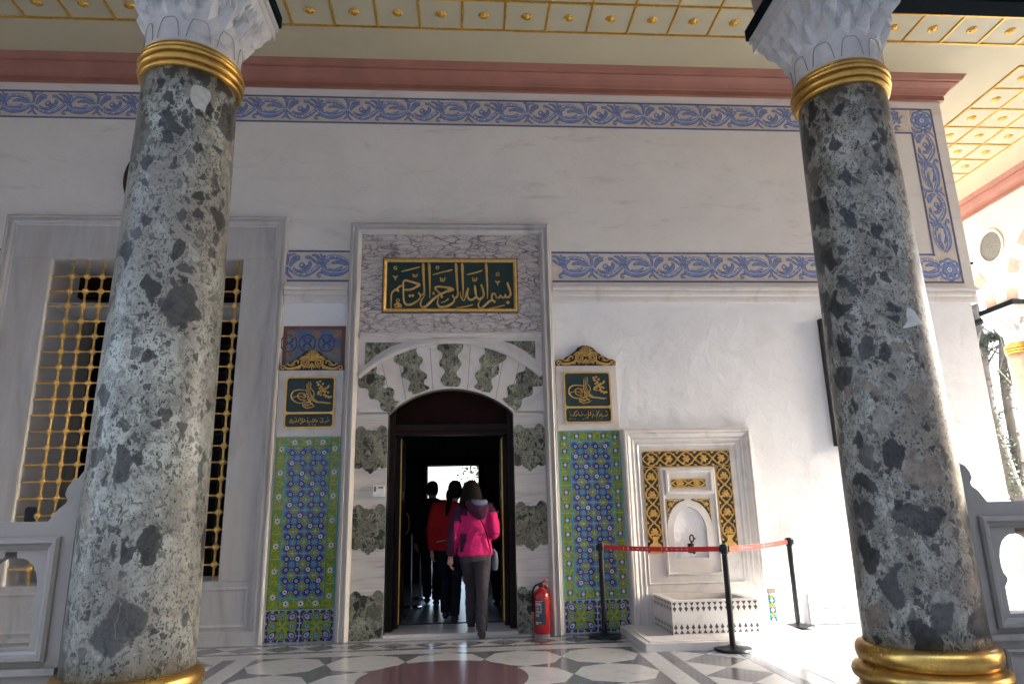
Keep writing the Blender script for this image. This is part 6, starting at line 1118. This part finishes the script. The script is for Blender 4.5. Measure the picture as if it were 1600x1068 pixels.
    if hair == 'bob':
        h_.loft([(hd+Vector((0, -.055, -.175)), .125, .06), (hd+Vector((0, -.045, -.11)), .135, .088), (hd+Vector((0, -.025, -.02)), .118, .105), (hd+Vector((0, -.014, .055)), .098, .104), (hd+Vector((0, -.012, .10)), .070, .080), (hd+Vector((0, -.012, .128)), .030, .036)])
    elif hair == 'tail':
        h_.loft([(hd+Vector((0, -.04, -.09)), .06, .05), (hd+Vector((0, -.02, -.02)), .088, .094), (hd+Vector((0, -.014, .05)), .086, .097), (hd+Vector((0, -.012, .10)), .068, .078), (hd+Vector((0, -.012, .127)), .030, .036)])
        h_.tube([tuple(hd+Vector((-.02, -.09, .03))), tuple(hd+Vector((-.05, -.13, -.06))), tuple(hd+Vector((-.08, -.14, -.2))), tuple(hd+Vector((-.10, -.125, -.36)))], [.03, .036, .034, .008], 8)
    else:
        h_.loft([(hd+Vector((0, -.03, -.07)), .07, .06), (hd+Vector((0, -.018, 0)), .084, .092), (hd+Vector((0, -.012, .06)), .080, .094), (hd+Vector((0, -.012, .10)), .062, .074), (hd+Vector((0, -.012, .122)), .028, .034)])
    remeshed(fin(h_), 'hair', m_hair, p, .009*k, 3)
    return p, M_, jk, dict(sr=sr, sl=sl, er=er, el=el, wr=wr, wl=wl, hd=hd, nk=nk, lean=lean)
m_pinkj = cloth('pink_shell', (.62, .022, .16)); m_plum = cloth('plum_shell', (.065, .016, .045)); m_redj = cloth('red_shell', (.33, .010, .014)); m_greyt = cloth('grey_trousers', (.062, .056, .066)); m_navyt = cloth('navy_trousers', (.010, .014, .024)); m_blackc = cloth('black_coat', (.010, .010, .012)); m_lining = cloth('grey_blue_lining', (.17, .20, .27))
m_shoe = cloth('brown_grey_shoe', (.055, .045, .05)); m_sole = plain('pale_sole', (.35, .34, .30), .6)
pk, Mp, jk, J = person((.11, 7.79, .0), 1.64, R(4), 'person in a pink and plum jacket and grey trousers stepping over the threshold', [m_pinkj, m_plum], m_greyt,
    dict(step=.44, lx=-.01, lean=.03, hx=-.035, er=(.205, -.05, 1.05), wr=(.15, .17, 1.03), el=(-.245, .0, 1.04), wl=(-.262, .03, .815)), .011, 'bob', m_shoe, .505)
# plum sleeve, shoulder yoke and side panel of the pink jacket
inv = Mp.inverted(); me = jk.data
for pl in me.polygons:
    q = inv @ pl.center
    left = q.x < -.175 or (q.x < -.08 and q.z > 1.24) or (q.x < -.15 and q.z > 1.16)
    yoke = q.z > 1.325 or (q.z > 1.29 and abs(q.x) < .1)
    right = (q.x > .205 and q.z > 1.10 and q.y > .03) or (q.x > .15 and q.z > 1.27)
    side = -.165 < q.x < -.115+.02*math.sin(q.z*20) and .86 < q.z < 1.05 and q.y < .02
    inner = -.225 < q.x < -.175 and q.z < 1.18 and q.y < .0
    pl.material_index = 1 if ((left and not inner) or yoke or right or side) else 0
def fitp(mb): mb.v = [tuple(Mp @ Vector(q)) for q in mb.v]; return mb
hd_ = MB()                               # hood lying on the back
hd_.loft([((.0, -.035, 1.405), .10, .055), ((.01, -.085, 1.375), .125, .065), ((.02, -.115, 1.325), .125, .058), ((.03, -.118, 1.27), .10, .045), ((.045, -.108, 1.215), .060, .03), ((.05, -.10, 1.19), .02, .012)])
hood = remeshed(fitp(hd_), 'hood', m_plum, pk, .010, 3)
ln = MB(); ln.loft([((.035, -.065, 1.405), .085, .045), ((.04, -.115, 1.385), .095, .050), ((.045, -.145, 1.355), .080, .030), ((.045, -.15, 1.335), .05, .016)])
remeshed(fitp(ln), 'hood_lining', m_lining, hood, .009, 3)
sp_ = MB(); sp_.tube([(.02, -.125, 1.24), (.07, -.118, 1.16), (.115, -.108, 1.05), (.140, -.10, .94), (.165, -.07, .84)], .011, 8, flat=.5); fitp(sp_).build('bag_strap', m_blackc, pk, True)
bg_ = MB(); bg_.loft([((.215, .10, .66), .035, .10), ((.22, .10, .74), .045, .115), ((.215, .09, .84), .035, .10), ((.20, .08, .88), .02, .07)])
b_ = remeshed(fitp(bg_), 'shoulder_bag', m_lining, None, .010, 3); tag(b_, 'grey blue shoulder bag at the hip of the person in pink', 'bag')
rp, Mr, jr, _ = person((-.185, 8.62, .045), 1.64, R(-2), 'person in a red jacket with a long dark ponytail inside the doorway', m_redj, m_navyt, dict(step=.22, lean=.02, hx=.06), .016, 'tail', plain('black_shoe', (.015, .015, .016), .5), .49, False)
pg = MB(); pg.tube([(-.15, -.105, .90), (-.05, -.118, .915), (.08, -.118, .925), (.15, -.10, .915)], .004, 6); pg.v = [tuple(Mr @ Vector(q)) for q in pg.v]; pg.build('piping', m_sole, rp)
person((-.47, 10.2, .045), 1.72, R(3), 'dark clad person with a bulky hood against the bright far opening', m_blackc, m_navyt, dict(step=.18), .02, 'short', None, .46, False)
person((-.21, 10.6, .045), 1.62, R(-5), 'dark clad shorter person between the hooded one and the red jacket', m_blackc, m_navyt, dict(step=.2), .02, 'short', None, .47, False)
person((.37, 10.0, .045), 1.58, R(8), 'dark clad person deep inside to the right of the pink jacket', m_blackc, m_navyt, dict(step=.2), .02, 'short', None, .45, False)
for i, (x, y) in enumerate(((-.80, 9.0), (-.74, 10.0), (-.68, 11.0))):
    s_ = thing('indoor_stanchion', (x, y, .045), ('polished barrier post inside the door, nearest one', 'polished barrier post inside the door, middle one', 'polished barrier post inside the door, farthest one')[i], 'barrier post', 'indoor barrier posts'); m_ch = plain('chrome', (.5, .5, .52), .15, .9)
    MB().lathe([(.15, .05), (.15, .065), (.03, .08)], x, y, 28).build('base', m_ch, s_, True, 40); MB().lathe([(.022, .07), (.022, .98), (.03, .985), (.02, 1.02)], x, y, 14).build('post', m_ch, s_, True, 40)
# ---------------------------------------------------------------- outside: trees, far building
t = NT('bark'); t.coord((1, 1, .3)); n = t.noise(7, 6, .7); t.bump(n, .6, .05); m_bark = t.done(t.mix(n, (.05, .045, .038), (.12, .11, .095)), .9)
m_ivy = plain('ivy_leaf', (.035, .06, .03), .6, vary=.4, scale=3); m_leaf = plain('tree_leaf', (.11, .12, .05), .6, vary=.45, scale=1.5)
def leaves(spots, size, rn_, n):
    mb = MB()
    for _ in range(n):
        c, r = spots[rn_.randrange(len(spots))]
        d = Vector((rn_.gauss(0, 1), rn_.gauss(0, 1), rn_.gauss(0, .8))).normalized()*r*rn_.random()**.4
        p = Vector(c)+d; a = Vector((rn_.gauss(0, 1), rn_.gauss(0, 1), rn_.gauss(0, 1))).normalized(); b_2 = a.orthogonal().normalized(); s_ = size*rn_.uniform(.6, 1.3)
        mb.add([p-a*s_, p+b_2*s_*.55, p+a*s_, p-b_2*s_*.55], [(0, 1, 2, 3)])
    return mb
def ivy_tree(base, tops, label, seed):
    rn_ = random.Random(seed); tr = thing('ivy_tree', base, label, 'tree'); iv = []
    tk = MB()
    for pts, r0, r1 in tops:
        pp_ = cat_rom(pts, 5); rad = [r0+(r1-r0)*i/(len(pp_)-1) for i in range(len(pp_))]
        tk.tube(pp_, rad, 12)
        iv += [((x+rn_.uniform(-.05, .05), y+rn_.uniform(-.05, .05), z), rad[i]+.10) for i, (x, y, z) in enumerate(pp_) if rad[i] > .06]
    tk.build('trunk', m_bark, tr, True); leaves(iv, .045, rn_, 7000).build('ivy', m_ivy, tr)
    cr = MB()
    for k in range(46):                  # bare twigs
        pts, r0, r1 = tops[k % 2]; p = Vector(pts[-1 if k % 3 else -2])+Vector((0, 0, rn_.uniform(-1.5, .2))); d = Vector((rn_.uniform(-1, 1), rn_.uniform(-.6, .6), rn_.uniform(.1, 1))).normalized()*rn_.uniform(.8, 2)
        q = p+d*.5+Vector((0, 0, .1)); cr.tube([p, q, p+d], [.03, .02, .006], 5)
        for _ in range(2): e = Vector((rn_.uniform(-.5, .5), rn_.uniform(-.4, .4), rn_.uniform(0, .6))); cr.tube([q, q+e*.6, q+e], [.012, .009, .004], 4)
    cr.build('crown', m_bark, tr)
ivy_tree((14.3, 17, -.45), [([(14.42, 17, -.45), (14.2, 17, 1.0), (13.95, 17, 2.32), (13.83, 17, 3.65), (13.95, 17.1, 5.04), (14.1, 17.2, 6.1), (14.2, 17.3, 8.6)], .20, .10),
    ([(14.30, 17.05, .6), (14.34, 17.05, 1.6), (14.38, 17.05, 2.64), (14.38, 17, 4.34), (14.5, 16.9, 5.57), (14.9, 16.8, 8.2)], .17, .09), ([(13.95, 17.1, 5.3), (14.2, 17.1, 5.65), (14.55, 16.9, 5.6)], .09, .08)], 'tall tree with two ivy covered trunks in the sunlit courtyard', 5)
# far building under a printed scaffold sheet
fb = thing('far_building', (40, 34, -.45), 'white building across the courtyard under a pale blue printed sheet', 'building')
m_bw = plain('white_render', (.72, .71, .69), .8); m_sheet = plain('pale_blue_sheet', (.50, .58, .68), .7, vary=.06); m_draw = plain('printed_line', (.16, .18, .22), .7); m_cl = plain('blue_grey_coping', (.12, .16, .22), .6)
MB().box(22, 70, 34.3, 44, -.45, 10).build('wall', m_bw, fb)
sh = MB().box(28.05, 60, 34.0, 34.08, -.45, 4.9).build('printed_sheet', m_sheet, fb)
MB().box(28.9, 60, 33.9, 34.4, 6.15, 6.3).box(28.9, 60, 33.95, 34.4, 5.75, 5.82).build('coping', m_cl, fb)
for k in range(8):
    cx = 29.4+k*3.4; d_ = MB()
    for r, w in ((1.35, .05), (1.6, .05), (1.1, .04)):
        d_.ribbon([(cx-r, .2, w), (cx-r, 2.2, w)]+[(cx-r*math.cos(R(15*i)), 2.4+r*math.sin(R(15*i)), w) for i in range(13)]+[(cx+r, 2.2, w), (cx+r, .2, w)], 33.985-.001*r, 0, 0, 1)
    for i in range(9): a = R(22.5*i); d_.ribbon([(cx-1.1*math.cos(a), 2.4+1.1*math.sin(a), .03), (cx-1.6*math.cos(a), 2.4+1.6*math.sin(a), .03)], 33.98, 0, 0, 1)
    for zz in (.9, 1.5, 4.3, 4.6): d_.ribbon([(cx-1.7, zz, .03), (cx+1.7, zz, .03)], 33.977, 0, 0, 1)
    d_.build('printed_arch', m_draw, sh)
    w_ = MB().box(cx-1.15, cx-.65, 33.97, 33.99, 1.75, 2.5).build('printed_window', m_draw, sh); MB().box(cx-1.07, cx-.73, 33.96, 33.969, 2.15, 2.42).box(cx-1.07, cx-.73, 33.96, 33.969, 1.83, 2.08).build('pane', m_sheet, w_)
for k in range(6):
    for z in (4.45, 4.95):
        MB().box(27.2+k*5.2, 27.9+k*5.2, 33.93, 33.985 if k else 34.29, z, z+.28).build('window', m_cl, fb)
# trees beyond the far opening of the room
def far_tree(x, y, h, spread, label, seed, n=6000):
    rn_ = random.Random(seed); tr = thing('garden_tree', (x, y, -.45), label, 'tree'); tk = MB(); cl_ = []
    tk.tube([(x, y, -.45), (x+.1, y, h*.3), (x-.1, y, h*.55)], [.22, .17, .12], 10)
    for i in range(9):
        a = rn_.uniform(0, 6.28); r = spread*rn_.uniform(.4, 1); z = h*rn_.uniform(.55, 1); e_ = (x+r*math.cos(a), y+r*math.sin(a), z)
        tk.tube(cat_rom([(x, y, h*rn_.uniform(.25, .5)), (x+r*.5*math.cos(a)+.2, y+r*.5*math.sin(a), z*.75), e_], 4), [.09, .085, .08, .075, .07, .06, .05, .04, .03], 6)
        cl_ += [((e_[0]+rn_.uniform(-.8, .8), e_[1]+rn_.uniform(-.8, .8), e_[2]+rn_.uniform(-.6, .5)), rn_.uniform(.35, .8)) for _ in range(4)]
    tk.build('trunk', m_bark, tr, True); leaves(cl_, .10, rn_, n).build('crown', m_leaf, tr)
far_tree(1.9, 27, 5.4, 2.3, 'loose leafy tree seen through the far opening of the dark room', 11, 3800)

# unseen wing added across the court to cut the front light
wg = thing('added_opposite_wing', (-12, -12, -.45), 'unseen stone wing added behind the viewer to block front light', 'building')
m_wing = plain('added_wing_stone', (.30, .27, .24), .8, vary=.15, scale=1)
MB().box(-45, 9, -24, -9, -.45, 12.5).build('wall', m_wing, wg)
for k in range(12): MB().box(-43+k*4.2, -41.6+k*4.2, -9.0, -8.9, 3, 5.6).build('window', m_cl, wg)
rw = thing('added_neighbour_wing', (22, -10, -.45), 'unseen tall stone wing added right of the court to block light', 'building')  # added out of view, keeps sun and sky off the court
MB().box(15, 19, -30, 2.6, -.45, 21).build('wall', m_wing, rw)
for k in range(6): MB().box(14.9, 15.0, -22+k*4.2, -20.6+k*4.2, 3, 5.6).build('window', m_cl, rw)
ew = MB().prism([(3.36, -.45), (7.84, -.45), (7.84, 6.855), (3.36, 6.855)], [], -9.9, -9.6, 'yz').build('added_end_wall', m_wall_lo); tag(ew, 'unseen plastered wall added at the far left to block light', 'wall')  # added out of view, stops light entering from the left end
